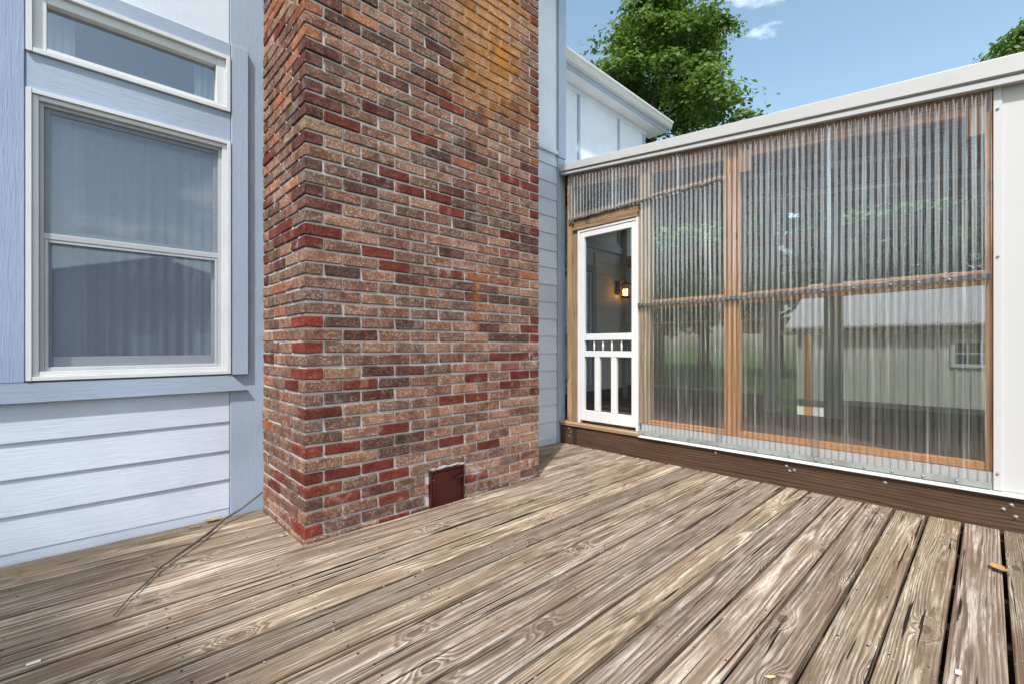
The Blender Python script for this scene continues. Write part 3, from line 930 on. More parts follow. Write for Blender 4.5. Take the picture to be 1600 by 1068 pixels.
for (x, y) in screw_pts:
    v, f = lathe_data([(0.0034, -0.004), (0.0042, 0.0006), (0.0025, 0.0012)], 6)
    parts.append(([(a + x, b_ + y, c_ - 0.0008) for a, b_, c_ in v], f))
tag(joined('deck_screws', parts, 'iron', deck), kind='stuff')
for jx in range(14):
    xj = 3.60 - jx * 0.42
    box('joist', xj - 0.019, xj + 0.019, -2.15, CY0 - 0.03 if CX0 - .1 < xj < CX1 + .1 else WY - 0.03, -0.20, -0.040, 'beam', deck)
box('rim_joist', -4.2, 3.66, -2.20, -2.16, -0.21, -0.041, 'beam', deck)

# ================================================================== PORCH
PX = 3.71
porch = thing('porch', (PX, 1.5, GZ), 'lean-to porch closed in with clear corrugated plastic sheets on timber framing', 'porch')
YE = -2.3
box('base_beam', 3.672, 3.80, YE, 3.112, -0.16, 0.187, 'beam', porch, 0.004)
box('threshold', 3.655, 3.83, 2.185, 3.112, 0.189, 0.226, 'grey_wood', porch, 0.005)
# white base flashing with drip lip
fp = [(3.715, 0.1885), (3.650, 0.1885), (3.650, 0.192), (3.712, 0.204), (3.712, 0.300), (3.717, 0.300)]
sweep('base_flashing', [(x, 2.183, z) for x, z in fp], [(x, YE, z) for x, z in fp], 'metal_white', porch)
# posts (local x along height)
def post(y0, y1, z0, z1, mat, x0=3.722, x1=3.805):
    return box('post', x0, x1, y0, y1, z0, z1, mat, porch, 0.003)
def roofz(y):            # underside of fascia lip on the front plane
    return 2.455 + 0.1105 * y
post(2.995, 3.055, 0.227, roofz(3.0) - .01, 'grey_wood', 3.716)
post(2.917, 2.992, 0.227, 2.185, 'grey_wood', 3.712)
post(2.108, 2.214, 0.301, roofz(2.1) - .01, 'grey_wood')
post(1.345, 1.457, 0.301, roofz(1.4) - .01, 'frame')
post(-0.070, 0.014, 0.301, roofz(-0.05) - .01, 'frame')
post(-2.29, -2.20, 0.301, roofz(-2.25) - .01, 'frame')
# door head
box('door_head', 3.705, 3.79, 2.216, 2.955, 2.225, 2.36, 'grey_wood', porch, 0.004)
box('door_head_trim', 3.690, 3.79, 2.220, 2.970, 2.186, 2.222, 'grey_wood', porch, 0.004)
# rails
def rail(y0, y1, z0a, z0b, h, mat='frame', x=3.724, t=0.04):
    return bar('rail', (x + t / 2, y0, z0a + h / 2), (x + t / 2, y1, z0b + h / 2), t, h, mat, porch)
rail(2.106, 1.459, 1.333, 1.333, 0.083)
rail(1.343, 0.016, 1.334, 1.352, 0.082)
rail(2.106, 1.459, 2.318, 2.318, 0.05)
rail(2.106, 1.459, 0.302, 0.302, 0.042)
rail(1.343, 0.016, 0.302, 0.302, 0.045)
rail(-0.072, -2.19, 1.334, 1.334, 0.082)
# header under the roof edge
bar('header', (3.745, 3.06, roofz(3.06) - .062), (3.745, YE, roofz(YE) - .062), 0.04, 0.14, 'frame', porch)
for y_ in (1.30, 0.06):
    box('packer_block', 3.700, 3.7225, y_ - .045, y_ + 0.03, roofz(y_) - .26, roofz(y_) - .10, 'grey_wood', porch)
# roof edge flashing
def fl(y):
    zt, zl = 2.578 + 0.1007 * y, 2.438 + 0.113 * y
    hgt = zt - zl
    return [(3.640, y, zt), (3.640, y, zl + hgt * .36), (3.662, y, zl + hgt * .30), (3.664, y, zl + hgt * .27), (3.652, y, zl + hgt * .24), (3.652, y, zl + .002), (3.660, y, zl), (3.70, y, zl + .004), (3.70, y, zt - .004), (3.76, y, zt + .012), (3.76, y, zt + .016)]
sweep('roof_edge_flashing', fl(3.09), fl(YE - .05), 'flashing', porch)
# roof deck and ceiling
def rz(y):
    return 2.585 + 0.1007 * y
raw('roof_panel', [(3.70, 3.98, rz(3.98) - .01), (6.5, 3.98, rz(3.98) - .01), (6.5, YE - .05, rz(YE) - .01), (3.70, YE - .05, rz(YE) - .01), (3.70, 3.98, rz(3.98) + .02), (6.5, 3.98, rz(3.98) + .02), (6.5, YE - .05, rz(YE) + .02), (3.70, YE - .05, rz(YE) + .02)],
    [[0, 1, 2, 3], [4, 7, 6, 5], [0, 4, 5, 1], [1, 5, 6, 2], [2, 6, 7, 3], [3, 7, 4, 0]], 'ceil', porch)
for i in range(8):
    xx = 3.95 + i * 0.33
    bar('rafter', (xx, 3.95, rz(3.95) - .075), (xx, YE + .1, rz(YE + .1) - .075), 0.038, 0.12, 'frame', porch)
bar('rib', (4.6, 2.4, rz(2.4) - .15), (4.6, 0.2, rz(.2) - .15), 0.10, 0.03, 'metal_white', porch)
bar('rib', (5.4, 2.0, rz(2.0) - .15), (5.4, 0.0, rz(0) - .15), 0.10, 0.03, 'metal_white', porch)
box('porch_floor', 3.802, 6.28, YE, NY - 0.002, 0.10, 0.188, 'floor', porch)
# far screen wall
FX = 6.20
for (a, b_) in ((3.90, 3.99), (1.835, 1.951), (1.14, 1.245), (-2.29, -2.2)):
    box('screen_post', FX, FX + 0.09, a, b_, 0.189, rz(a) - .02, 'grey_paint', porch)
for (a, b_, z0, z1) in ((1.953, 3.898, 1.325, 1.355), (1.953, 3.898, 0.40, 0.43), (1.953, 3.898, 2.35, 2.40), (-2.198, 1.138, 0.35, 0.40), (-2.198, 1.138, 1.115, 1.165)):
    box('screen_rail', FX + .01, FX + 0.06, a, b_, z0, z1, 'grey_paint', porch)
box('screen_header', FX - .02, FX + 0.08, -2.198, 3.898, 2.24, 2.345, 'frame', porch)
box('kick_board', FX + .012, FX + .03, -2.198, 1.138, 0.189, 0.349, 'floor', porch)
box('kick_board', FX + .012, FX + .03, 1.953, 3.898, 0.189, 0.399, 'floor', porch)
raw('porch_screen', [(FX + .035, -2.2, 0.35), (FX + .035, 3.9, 0.35), (FX + .035, 3.9, 2.24), (FX + .035, -2.2, 2.24)], [[0, 1, 2, 3]], 'dscreen', porch)
sdoor = link('far_screen_door', None, None, porch, Matrix.Translation((FX, 1.54, 0.2)))
for (a, b_, z0, z1) in ((1.77, 1.833, 0.2, 1.96), (1.248, 1.31, 0.2, 1.96), (1.312, 1.768, 0.30, 0.38), (1.312, 1.768, 1.90, 1.96), (1.312, 1.768, 1.13, 1.18)):
    box('door_member', FX - .01, FX + 0.025, a, b_, z0, z1, 'grey_paint', sdoor)
for z_ in (0.5, 1.05, 1.75):
    box('hinge', FX - .018, FX - .011, 1.228, 1.27, z_, z_ + .075, 'grey_paint', sdoor)
# white metal cladding to the right, with corner trim and ribs
wp = [(-0.018, 3.700), (-0.018, 3.694), (-0.048, 3.694), (-0.054, 3.706), (-0.46, 3.706), (-0.466, 3.694), (-0.49, 3.694), (-0.496, 3.706), (-0.92, 3.706), (-0.926, 3.694), (-0.95, 3.694), (-0.956, 3.706), (YE, 3.706), (YE, 3.714), (-0.018, 3.714)]
V = [(x, y, 0.2065) for y, x in wp] + [(x, y, roofz(y) + .02) for y, x in wp]
n = len(wp)
raw('metal_cladding', V, [[i, i + 1, n + i + 1, n + i] for i in range(n - 1)] + [[n - 1, 0, n, 2 * n - 1]], 'metal_white', porch)
raw('end_wall', [(3.72, YE, 0.0), (6.28, YE, 0.0), (6.28, YE, rz(YE)), (3.72, YE, rz(YE)), (3.72, YE + .02, 0.0), (6.28, YE + .02, 0.0), (6.28, YE + .02, rz(YE)), (3.72, YE + .02, rz(YE))],
    [[0, 1, 2, 3], [7, 6, 5, 4], [0, 4, 5, 1], [1, 5, 6, 2], [2, 6, 7, 3], [3, 7, 4, 0]], 'metal_white', porch)

# corrugated sheets
CPITCH, AMP = 0.0385, 0.0056
def sheet(y0, y1, zb, zt, x=3.708, seed=0, name='plastic_sheet'):
    """zb, zt: functions of y"""
    r = random.Random(seed)
    n = int(abs(y1 - y0) / CPITCH * 12)
    rows = 6
    V, F = [], []
    w1, w2 = r.uniform(0, 6), r.uniform(0, 6)
    for jr in range(rows + 1):
        u = jr / rows
        for i in range(n + 1):
            y = y0 + (y1 - y0) * i / n
            ph = (y / CPITCH) * 2 * math.pi
            s = math.sin(ph)
            s = math.copysign(abs(s) ** 0.8, s)
            wob = 0.0018 * math.sin(u * 3.1 + w1 + y * 2.3) + 0.0012 * math.sin(u * 7 + w2 + y * 9)
            V.append((x - AMP + AMP * s + wob, y, zb(y) + (zt(y) - zb(y)) * u))
    for jr in range(rows):
        for i in range(n):
            a = jr * (n + 1) + i
            F.append([a, a + 1, a + n + 2, a + n + 1])
    return raw(name, V, F, 'sheet', porch, True)
cz = lambda v: (lambda y: v)
rt = lambda y: roofz(y) - 0.004
mid = lambda y: 1.372 + (0.016 * (1.36 - y) / 1.36 if y < 1.36 else 0)
sheet(3.022, 2.44, cz(2.300), rt, 3.704, 1)
sheet(2.50, 1.80, cz(2.300), rt, 3.700, 2)
sheet(1.86, 1.405, cz(2.325), rt, 3.7045, 3)
sheet(1.402, 0.72, mid, rt, 3.7035, 4)
sheet(0.78, -0.012, mid, rt, 3.6995, 5)
sheet(2.195, 1.402, mid, cz(2.345), 3.709, 6)
sheet(2.195, 1.46, cz(0.214), lambda y: mid(y) + .03, 3.7105, 7)
sheet(1.52, 0.80, cz(0.214), lambda y: mid(y) + .03, 3.7095, 8)
sheet(0.86, -0.012, cz(0.214), lambda y: mid(y) + .03, 3.7065, 9)
# grey closure strips following the sheet edge
def strip(y0, y1, za, zb, h, x, name='closure_strip', seed=0):
    r = random.Random(seed)
    n = int(abs(y1 - y0) / CPITCH * 4)
    V, F = [], []
    for i in range(n + 1):
        y = y0 + (y1 - y0) * i / n
        s = math.sin(y / CPITCH * 2 * math.pi)
        xo = x + 0.006 * s - 0.012
        zz = za + (zb - za) * i / n + 0.003 * math.sin(i * 0.37 + seed) + r.uniform(-.0008, .0008)
        V += [(xo, y, zz), (xo - .001, y, zz + h), (x + .006, y, zz + h + .001), (x + .006, y, zz)]
    for i in range(n):
        for k in range(4):
            a, b_ = i * 4 + k, i * 4 + (k + 1) % 4
            F.append([a, b_, b_ + 4, a + 4])
    F += [[0, 1, 2, 3][::-1], [n * 4 + k for k in range(4)]]
    return raw(name, V, F, 'lead', porch)
strip(2.21, 1.36, 1.364, 1.362, 0.026, 3.700, seed=1)
strip(1.36, -0.01, 1.364, 1.384, 0.028, 3.698, seed=2)
strip(3.02, 2.10, 2.296, 2.312, 0.016, 3.696, seed=3)
strip(2.10, 1.46, 2.318, 2.318, 0.018, 3.700, seed=4)
# clear clamp strip along the foot
V = []
raw('foot_strip', [(3.690, 2.19, 0.2085), (3.690, -0.012, 0.2085), (3.6905, -0.012, 0.243), (3.6905, 2.19, 0.243), (3.6945, 2.19, 0.2085), (3.6945, -0.012, 0.2085), (3.6945, -0.012, 0.243), (3.6945, 2.19, 0.243)],
    [[3, 2, 1, 0], [4, 5, 6, 7], [0, 1, 5, 4], [1, 2, 6, 5], [2, 3, 7, 6], [3, 0, 4, 7]], plain_mat('dull_strip', (0.30, 0.32, 0.31), 0.35, bumpy=0.5, scale=60, var=0.4, dirt=0.6), porch)
# screws with washers
parts = []
sr = random.Random(8)
def screw(x, y, z, s=1.0):
    v, f = lathe_data([(0.0095 * s, 0.0), (0.0095 * s, 0.002), (0.0055 * s, 0.0022), (0.0055 * s, 0.0065), (0.003 * s, 0.008)], 8)
    parts.append(([(x - c_, y + a, z + b_) for a, b_, c_ in v], f))
y = 2.15
while y > 0.0:
    screw(3.689, y, 0.227 + sr.uniform(-.004, .004), 0.9)
    y -= sr.uniform(.09, .17)
y = 2.17
while y > 0.0:
    screw(3.686, y, 1.377 + (0.018 * (1.36 - y) / 1.36 if y < 1.36 else 0), 0.9)
    y -= sr.uniform(.10, .2)
y = 2.42
while y > 1.5:
    screw(3.682, y, 2.318, 0.9)
    y -= sr.uniform(.09, .17)
for (yy, zz) in ((-0.034, 2.32), (-0.034, 1.50), (-0.034, 0.30)):
    screw(3.693, yy, zz, 0.8)
for (yy, zz) in ((-0.085, 0.145), (-0.055, 0.115), (-0.10, 0.085), (2.99, 0.16), (2.97, 0.125), (2.985, 0.085), (0.98, 0.12), (0.95, 0.13), (1.00, 0.15), (1.5, 0.16), (0.45, 0.15)):
    screw(3.671, yy, zz, 1.1)
tag(joined('screws', parts, 'screw', porch), kind='stuff')

# screen door
door = link('screen_door', None, None, porch, Matrix.Translation((PX, 2.55, 0.23)))
DXA, DXB = 3.706, 3.742
def dm(name, y0, y1, z0, z1, xa=DXA, xb=DXB):
    return box(name, xa, xb, y0, y1, z0, z1, 'white_paint', door, 0.003)
box('jamb', 3.700, 3.76, 2.882, 2.906, 0.228, 2.185, 'white_paint', door)
box('jamb', 3.700, 3.76, 2.2165, 2.236, 0.228, 2.185, 'white_paint', door)
box('jamb_head', 3.700, 3.76, 2.238, 2.880, 2.158, 2.184, 'white_paint', door)
dm('stile', 2.826, 2.879, 0.258, 2.155)
dm('stile', 2.240, 2.284, 0.258, 2.155)
dm('top_rail', 2.2855, 2.8245, 2.10, 2.155)
dm('rail', 2.2855, 2.8245, 1.062, 1.126)
dm('rail', 2.2855, 2.8245, 0.900, 0.957)
dm('bottom_rail', 2.2855, 2.8245, 0.258, 0.362)
dm('slat', 2.642, 2.700, 0.364, 0.898)
dm('slat', 2.448, 2.508, 0.364, 0.898)
spv, spf = lathe_data([(0.006, 0.0), (0.006, .012), (0.011, .018), (0.006, .026), (0.010, .04), (0.012, .0525), (0.010, .065), (0.006, .079), (0.011, .087), (0.006, .093), (0.006, .105)], 10)
spm = mesh_of('spindle', spv, spf, True)
for yy in (2.715, 2.61, 2.508, 2.40):
    link('spindle', spm, 'white_paint', door, Matrix.Translation((3.724, yy, 0.957)))
raw('screen', [(3.738, 2.30, 0.3), (3.738, 2.81, 0.3), (3.738, 2.81, 2.11), (3.738, 2.30, 2.11)], [[0, 1, 2, 3]], 'doorscreen', door)

# ================================================================== WALL LANTERN
LX, LY, LZ = 6.05, NY - 0.02, 1.74
lamp = thing('wall_lantern', (LX, LY, LZ), 'black wall lantern glowing amber on the clapboards inside the porch', 'lantern')
box('back_plate', LX - .045, LX + .045, LY - .02, LY - .001, LZ + .06, LZ + .26, 'iron', lamp, 0.006)
v, f = tube_data([(LX, LY - .02, LZ + .20), (LX, LY - .07, LZ + .29), (LX, LY - .13, LZ + .31), (LX, LY - .15, LZ + .27), (LX, LY - .15, LZ + .235)], [.008] * 5, 8)
raw('arm', v, f, 'iron', lamp, True)
cx_, cy_ = LX, LY - .15
def lm(name, prof, mat, seg=6):
    v, f = lathe_data(prof, seg)
    return raw(name, [(a + cx_, b_ + cy_, c_ + LZ) for a, b_, c_ in v], f, mat, lamp)
lm('cap', [(.095, .185), (.09, .195), (.05, .22), (.018, .24), (.012, .25)], 'iron')
lm('base', [(.03, -.012), (.07, 0.0), (.082, .008), (.08, .018)], 'iron')
for k in range(6):
    an = 2 * math.pi * k / 6
    bar('cage_bar', (cx_ + .078 * math.cos(an), cy_ + .078 * math.sin(an), LZ + .018), (cx_ + .088 * math.cos(an), cy_ + .088 * math.sin(an), LZ + .187), .008, .008, 'iron', lamp, up=(1, 0, 0))
v, f = lathe_data([(.074, .019), (.084, .184)], 6)
raw('lantern_glass', [(a + cx_, b_ + cy_, c_ + LZ) for a, b_, c_ in v], f[:-2], 'lampglass', lamp)
M['glow'] = emit_mat('amber_bulb', (1.0, 0.48, 0.13), 6)
for k in range(3):
    an = 2 * math.pi * k / 3 + .4
    v, f = lathe_data([(.010, .03), (.010, .085), (.012, .09), (.013, .105), (.006, .13)], 8)
    raw('candle_bulb', [(a + cx_ + .028 * math.cos(an), b_ + cy_ + .028 * math.sin(an), c_ + LZ) for a, b_, c_ in v], f, 'glow', lamp, True)

# ================================================================== SMALL THINGS ON THE DECK
pts = [(0.095, 2.235, 0.010), (0.150, 2.345, 0.016), (0.212, 2.455, 0.012), (0.262, 2.545, 0.020), (0.335, 2.644, 0.016), (0.43, 2.752, 0.022), (0.518, 2.872, 0.020), (0.60, 2.985, 0.030), (0.70, 3.055, 0.045), (0.80, 3.105, 0.085), (0.828, 3.118, 0.098)]
br = thing('fallen_branch', (0.45, 2.75, 0), 'thin bare twig lying across the deck beside the chimney', 'twig')
v, f = tube_data(pts, [.0022, .003, .004, .0046, .0054, .006, .0064, .0062, .0056, .0050, .0045], 7, 0.25, random.Random(2))
raw('stem', v, f, 'twig', br, True)
for a, d in ((3, (-.022, .012, .016)), (4, (.012, .03, .010)), (6, (.03, .012, .018)), (2, (-.015, .02, .012))):
    p0 = Vector(pts[a])
    v, f = tube_data([p0, p0 + Vector(d) * .6, p0 + Vector(d)], [.0035, .0025, .0012], 6)
    raw('side_shoot', v, f, 'twig', br, True)

def curled_leaf(name, loc, L, W, rot, mat, label, cat, curl=0.35, seed=0):
    r = random.Random(seed)
    V, F = [], []
    n, m = 7, 4
    for i in range(n + 1):
        u = i / n
        w = W * math.sin(math.pi * min(1, u * .93 + .05)) * (1 + .25 * math.sin(i * 2.4 + seed))
        for k in range(m + 1):
            s = k / m - .5
            V.append(((u - .5) * L, s * w, curl * L * ((u - .5) ** 2 * 1.4) + abs(s) ** 1.5 * w * curl * 1.6 + r.uniform(0, .0015) + .002))
    for i in range(n):
        for k in range(m):
            a = i * (m + 1) + k
            F.append([a, a + m + 1, a + m + 2, a + 1])
    o = raw(name, V, F, mat, None, True, Matrix.Translation(Vector(loc)) @ Matrix.Rotation(rot, 4, 'Z'))
    s = o.modifiers.new('thick', 'SOLIDIFY'); s.thickness = 0.0008
    return tag(o, label, cat)
curled_leaf('dry_leaf', (2.98, -0.03, 0.003), 0.10, 0.05, 0.5, 'dryleaf', 'curled brown dry leaf on the deck at the right edge', 'leaf', 0.5, 3)
curled_leaf('pale_leaf', (1.518, 0.458, 0.001), 0.035, 0.012, 2.4, 'yleaf', 'small straw yellow leaf scrap on the deck near the bottom edge', 'leaf', 0.2, 5)
curled_leaf('dead_leaf', (0.56, 3.07, 0.003), 0.09, 0.035, 0.2, 'dryleaf', 'dark curled leaf against the foot of the blue wall', 'leaf', 0.5, 9)
o = box('paint_chip', 1.948, 1.973, 0.058, 0.072, 0.0015, 0.0045, 'chip', None, 0.001)
tag(o, 'white paint chip on the deck near the bottom right corner', 'chip')
o = box('white_chip', -0.118, -0.085, 2.085, 2.098, 0.0015, 0.0045, 'chip', None, 0.001)
tag(o, 'white sliver on the deck near the left edge', 'chip')
lc = random.Random(77)
# loose litter: crumbs of bark, seed and paint
parts = []
for i in range(240):
    x, y = lc.uniform(-0.6, 3.6), lc.uniform(-0.1, 3.0)
    if CX0 - .05 < x < CX1 + .05 and y > CY0 - .02:
        continue
    s = lc.choice((.0015, .002, .003, .004))
    v, f = cbox_data(s * lc.uniform(1, 2.5), s, s * .6, .0004)
    a = lc.uniform(0, 3.1)
    parts.append(([(x + p[0] * math.cos(a) - p[1] * math.sin(a), y + p[0] * math.sin(a) + p[1] * math.cos(a), .003 + p[2]) for p in v], f))
o = joined('deck_litter', parts, plain_mat('crumbs', (0.36, 0.30, 0.21), 0.9))
tag(o, 'pale crumbs of seed and bark scattered over the deck boards', 'litter', kind='stuff')

# ================================================================== SHED BEYOND THE PORCH
SX = 11.0
shed = thing('shed', (SX, 0.2, GZ), 'white board shed with a pale metal roof seen through the porch', 'shed')
k = 0
y = 2.80
while y > -3.0:
    box('wall_board', SX, SX + .03, y - .195, y, GZ, 1.40, 'shed', shed, 0.002)
    box('cover_strip', SX - .018, SX - .001, y - .205, y - .185, GZ, 1.395, 'grey_paint', shed, 0.002)
    y -= 0.20
box('side_wall', SX + .031, SX + 3.2, 2.77, 2.80, GZ, 1.40, 'shed', shed)
raw('gable', [(SX + .031, 2.77, 1.401), (SX + 3.2, 2.77, 1.401), (SX + 1.6, 2.77, 2.35), (SX + .031, 2.80, 1.401), (SX + 3.2, 2.80, 1.401), (SX + 1.6, 2.80, 2.35)], [[0, 1, 2], [5, 4, 3], [0, 3, 4, 1], [1, 4, 5, 2], [2, 5, 3, 0]], 'shed', shed)
for s, (xa, xb) in enumerate(((SX - .25, SX + 1.6), (SX + 3.45, SX + 1.6))):
    raw('roof', [(xa, 2.95, 1.36), (xa, -3.3, 1.36), (xb, -3.3, 2.42), (xb, 2.95, 2.42), (xa, 2.95, 1.40), (xa, -3.3, 1.40), (xb, -3.3, 2.46), (xb, 2.95, 2.46)],
        [[0, 1, 2, 3], [7, 6, 5, 4], [0, 4, 5, 1], [1, 5, 6, 2], [2, 6, 7, 3], [3, 7, 4, 0]], 'shedroof', shed)
for i in range(15):
    ys = 2.7 - i * 0.42
    bar('roof_seam', (SX - .25, ys, 1.412), (SX + 1.59, ys, 2.466), 0.03, 0.03, 'shedroof', shed)
sw = link('window', None, None, shed, Matrix.Translation((SX, .17, .7)))
for (a, b_, z0, z1) in ((-0.12, -0.06, .64, 1.12), (0.40, 0.46, .64, 1.12), (-.058, .398, .64, .70), (-.058, .398, 1.06, 1.12), (.08, .10, .702, 1.058), (.24, .26, .702, 1.058), (-.058, .078, .87, .89), (.102, .238, .87, .89), (.262, .398, .87, .89)):
    box('frame_bar', SX - .04, SX - .019, a, b_, z0, z1, 'white', sw)
raw('pane', [(SX - .0185, -.06, .7), (SX - .0185, .4, .7), (SX - .0185, .4, 1.06), (SX - .0185, -.06, 1.06)], [[0, 1, 2, 3]], plain_mat('dark_pane', (0.03, 0.035, 0.04), 0.1), sw)
o = box('timber_post', 9.0, 9.11, 2.08, 2.19, GZ, 1.25, 'frame', None, 0.004)
tag(o, 'orange brown timber post standing in front of the shed', 'post')

# ================================================================== HOUSE ACROSS THE YARD (mirrored in the window)
nh = thing('neighbour_house', (2.85, -22.5, GZ), 'dark brown gabled house across the yard, mirrored in the lower window pane', 'house')
V = []
for yy in (-22.0, -30.0):
    V += [(-1.7, yy, GZ), (7.4, yy, GZ), (7.4, yy, 3.9), (2.85, yy, 5.15), (-1.7, yy, 3.9)]
raw('walls', V, [[0, 1, 2, 3, 4], [9, 8, 7, 6, 5], [0, 5, 6, 1], [1, 6, 7, 2], [4, 9, 5, 0]], 'nhouse', nh)
for s in (-1, 1):
    xe = 2.85 + s * 5.0
    V = [(2.85, -21.6, 5.22), (2.85, -30.4, 5.22), (xe, -30.4, 3.84), (xe, -21.6, 3.84), (2.85, -21.6, 5.36), (2.85, -30.4, 5.36), (xe, -30.4, 3.98), (xe, -21.6, 3.98)]
    raw('roof', V, [[0, 1, 2, 3], [7, 6, 5, 4], [0, 4, 5, 1], [1, 5, 6, 2], [2, 6, 7, 3], [3, 7, 4, 0]], 'roof', nh)
v, f = lathe_data([(.12, 0), (.12, .35), (.22, .36), (.22, .46), (.05, .55)], 10)
raw('roof_vent', [(a + 3.4, b_ - 23, c_ + 5.1) for a, b_, c_ in v], f, 'iron', nh)
box('door', 1.9, 2.8, -21.98, -21.94, GZ, 1.5, 'white', nh)
box('window', 4.4, 5.8, -21.98, -21.94, .5, 1.7, 'white', nh)

# ================================================================== TREES
def crown_mesh(seed, z0, z1, rad, n_leaf, size, prof, lobes=9):
    g = np.random.default_rng(seed)
    # clumps through the crown volume, biased towards the outside, on an uneven outline
    dirs = g.normal(size=(lobes, 3)) * np.array([1, 1, .8]); dirs /= np.linalg.norm(dirs, axis=1)[:, None]
    amp = g.uniform(-.30, .30, lobes)
    per = 330 if n_leaf > 60000 else 190
    ncl = n_leaf // per
    hh = g.beta(1.15, 1.2, ncl)
    an = g.uniform(0, 2 * np.pi, ncl)
    rr = np.sqrt(g.uniform(0.16, 1.0, ncl))
    base = np.interp(hh, [p[0] for p in prof], [p[1] for p in prof]) * rad
    d3 = np.stack([np.cos(an), np.sin(an), (hh - .5) * 2.4], 1); d3 /= np.linalg.norm(d3, axis=1)[:, None]
    mod = 1 + (np.clip((d3 @ dirs.T - .62) / .38, 0, 1) * amp).sum(1)
    csz = g.uniform(.30, .90, ncl) * (rad / 3.7)
    r = np.maximum(base * rr * mod - csz * .35, 0.05)
    cl = np.stack([r * np.cos(an), r * np.sin(an), z0 + (z1 - z0) * hh], 1)
    # leaves: mostly on the outer shell of each clump, ragged, drooping at the rim
    u = g.normal(size=(ncl, per, 3)); u /= np.linalg.norm(u, axis=2)[:, :, None]
    q = g.uniform(0.05, 1, (ncl, per)) ** 0.42 * (1 + .22 * g.normal(size=(ncl, per)).clip(-1.6, 1.6))
    sh = np.array([1, 1, .62])
    tw = g.uniform(.6, 1.5, (ncl, 1, 3)) * np.array([1, 1, .9])
    off = u * q[:, :, None] * csz[:, None, None] * sh * tw
    off[:, :, 2] -= 0.25 * (off[:, :, 0] ** 2 + off[:, :, 1] ** 2) / csz[:, None]
    P = (cl[:, None, :] + off).reshape(-1, 3)
    N = len(P)
    nrm = u.reshape(-1, 3) * .7 + np.array([0, 0, .55]) + g.normal(size=(N, 3)) * .5
    nrm /= np.linalg.norm(nrm, axis=1)[:, None]
    t1 = np.cross(nrm, g.normal(size=(N, 3))); t1 /= np.linalg.norm(t1, axis=1)[:, None]
    t2 = np.cross(nrm, t1)
    L = (size * g.uniform(.65, 1.3, N))[:, None]
    V = np.stack([P - t1 * L * .55, P + t2 * L * .36 + nrm * L * .10, P + t1 * L * .6, P - t2 * L * .36 + nrm * L * .10], 1).reshape(-1, 3)
    me = bpy.data.meshes.new('crown')
    F = np.arange(N * 4, dtype=np.int32)
    me.vertices.add(N * 4); me.vertices.foreach_set('co', V.astype(np.float32).ravel())
    me.loops.add(N * 4); me.loops.foreach_set('vertex_index', F)
    me.polygons.add(N); me.polygons.foreach_set('loop_start', np.arange(0, N * 4, 4, dtype=np.int32))
    me.update(calc_edges=True)
    return me

def trunk_mesh(seed, h, rad, spread, first):
    r = random.Random(seed)
    parts = []
    n = 10
    pts = [(r.uniform(-.08, .08) * i * .3, r.uniform(-.08, .08) * i * .3, h * i / n) for i in range(n + 1)]
    parts.append(tube_data(pts, [rad * (1.35 if i == 0 else 1) * (1 - i / n * .9) for i in range(n + 1)], 10, .06, r))
    for k in range(14):
        u = first + (0.93 - first) * k / 13
        i = int(u * n)
        p = Vector(pts[i]); p.z = h * u
        a = k * 2.4 + r.uniform(-.4, .4)
        ln = spread * (1.05 - u * .75) * r.uniform(.7, 1.0)
        q = []
        for s in range(5):
            w = s / 4
            q.append(p + Vector((math.cos(a + w * .3) * ln * w, math.sin(a + w * .3) * ln * w, ln * (.55 * w + .25 * w * w))))
        r0 = rad * (1 - u * .85) * .5
        parts.append(tube_data(q, [r0 * (1 - s * .22) for s in range(5)], 7, .05, r))
    V, F = [], []
    for v, f in parts:
        o = len(V); V += [tuple(x) for x in v]; F += [[i + o for i in q] for q in f]
    return mesh_of('trunk', V, F, True)

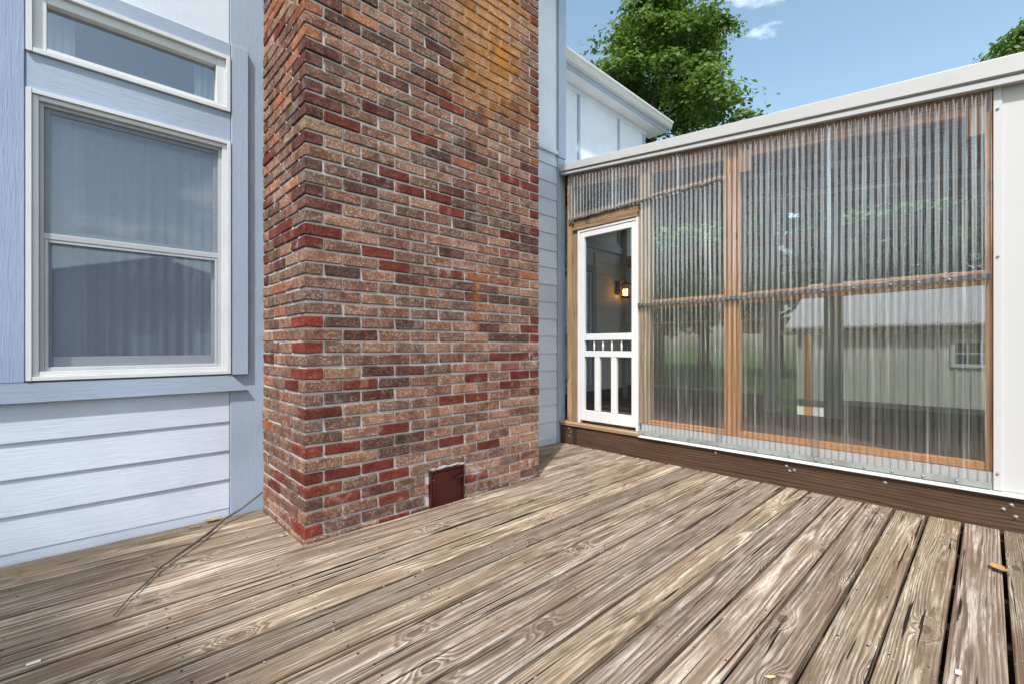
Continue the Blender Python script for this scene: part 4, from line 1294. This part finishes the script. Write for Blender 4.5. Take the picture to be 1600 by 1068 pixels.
PROF1 = [(0, .55), (.12, .88), (.3, 1.0), (.5, .93), (.68, .78), (.85, .52), (1, .18)]
PROF2 = [(0, .5), (.15, .85), (.4, 1.0), (.65, .92), (.85, .65), (1, .22)]
crownA = crown_mesh(4, 2.6, 15.6, 3.9, 95000, .135, PROF1, 16)
trunkA = trunk_mesh(4, 14.0, .30, 3.6, .2)
crownC = crown_mesh(13, 6.8, 12.4, 2.5, 24000, .20, PROF2, 12)
trunkC = trunk_mesh(13, 11.6, .22, 2.2, .55)
crownB = crown_mesh(9, 2.4, 10.5, 3.6, 30000, .24, PROF2, 12)
trunkB = trunk_mesh(9, 9.6, .26, 3.2, .25)
def tree(name, kind, loc, rot, s, label, group=None):
    t = thing(name, loc, label, 'tree', group)
    m = Matrix.Translation(Vector(loc)) @ Matrix.Rotation(rot, 4, 'Z') @ Matrix.Diagonal((s[0], s[0], s[1], 1))
    link('crown', (crownA, crownB, crownC)[kind], 'leaf' if kind == 0 else 'leaf2', t, m)
    link('trunk', (trunkA, trunkB, trunkC)[kind], 'bark', t, m)
    return t
def at(px, d):           # ground point on a sight line
    t = (px - 800) / 711
    return (d * (ca + t * sa), d * (sa - t * ca), GZ)
tree('maple_tree', 0, at(1024, 18.5), 0.6, (1.28, 1.0), 'tall full maple rising behind the wing of the house', 'trees round the house')
tree('maple_tree', 0, at(1690, 15.5), 2.3, (1.03, .885), 'maple whose crown edge shows above the porch roof at the top right', 'trees round the house')
tree('oak_tree', 1, at(1100, 30), 1.0, (1.4, 1.15), 'dark broad tree beyond the lawn, seen through the left plastic bay', 'trees round the house')
tree('oak_tree', 1, at(1215, 24), 3.0, (1.2, 1.05), 'shady tree behind the left end of the shed', 'trees round the house')
tree('oak_tree', 1, at(1400, 21), 4.2, (1.4, 1.0), 'tree rising behind the middle of the shed roof', 'trees round the house')
tree('oak_tree', 1, at(1010, 36), 5.2, (1.4, 1.1), 'far tree at the end of the lawn, seen through the porch', 'trees round the house')
# trees off to the left of the deck: one shades its left edge, the others show in the plastic
tree('oak_tree', 2, (-8.1, -2.75, GZ), 4.0, (1.0, 1.0), 'tree beside the left end of the deck, its shade falling on the boards', 'trees left of the deck')
for i, (x, y, rt_, s) in enumerate(((-24, 12, .4, 1.1), (-27, 4, 2.0, 1.25), (-25, -4, 3.3, 1.0), (-28, -12, 5.0, 1.2), (-22, -19, 1.3, 1.0), (-14, -26, 2.6, 1.1))):
    tree('oak_tree', 1, (x, y, GZ), rt_, (s, s * .62), ('first', 'second', 'third', 'fourth', 'fifth', 'sixth')[i] + ' yard tree left of the deck, counted from the house', 'trees left of the yard')
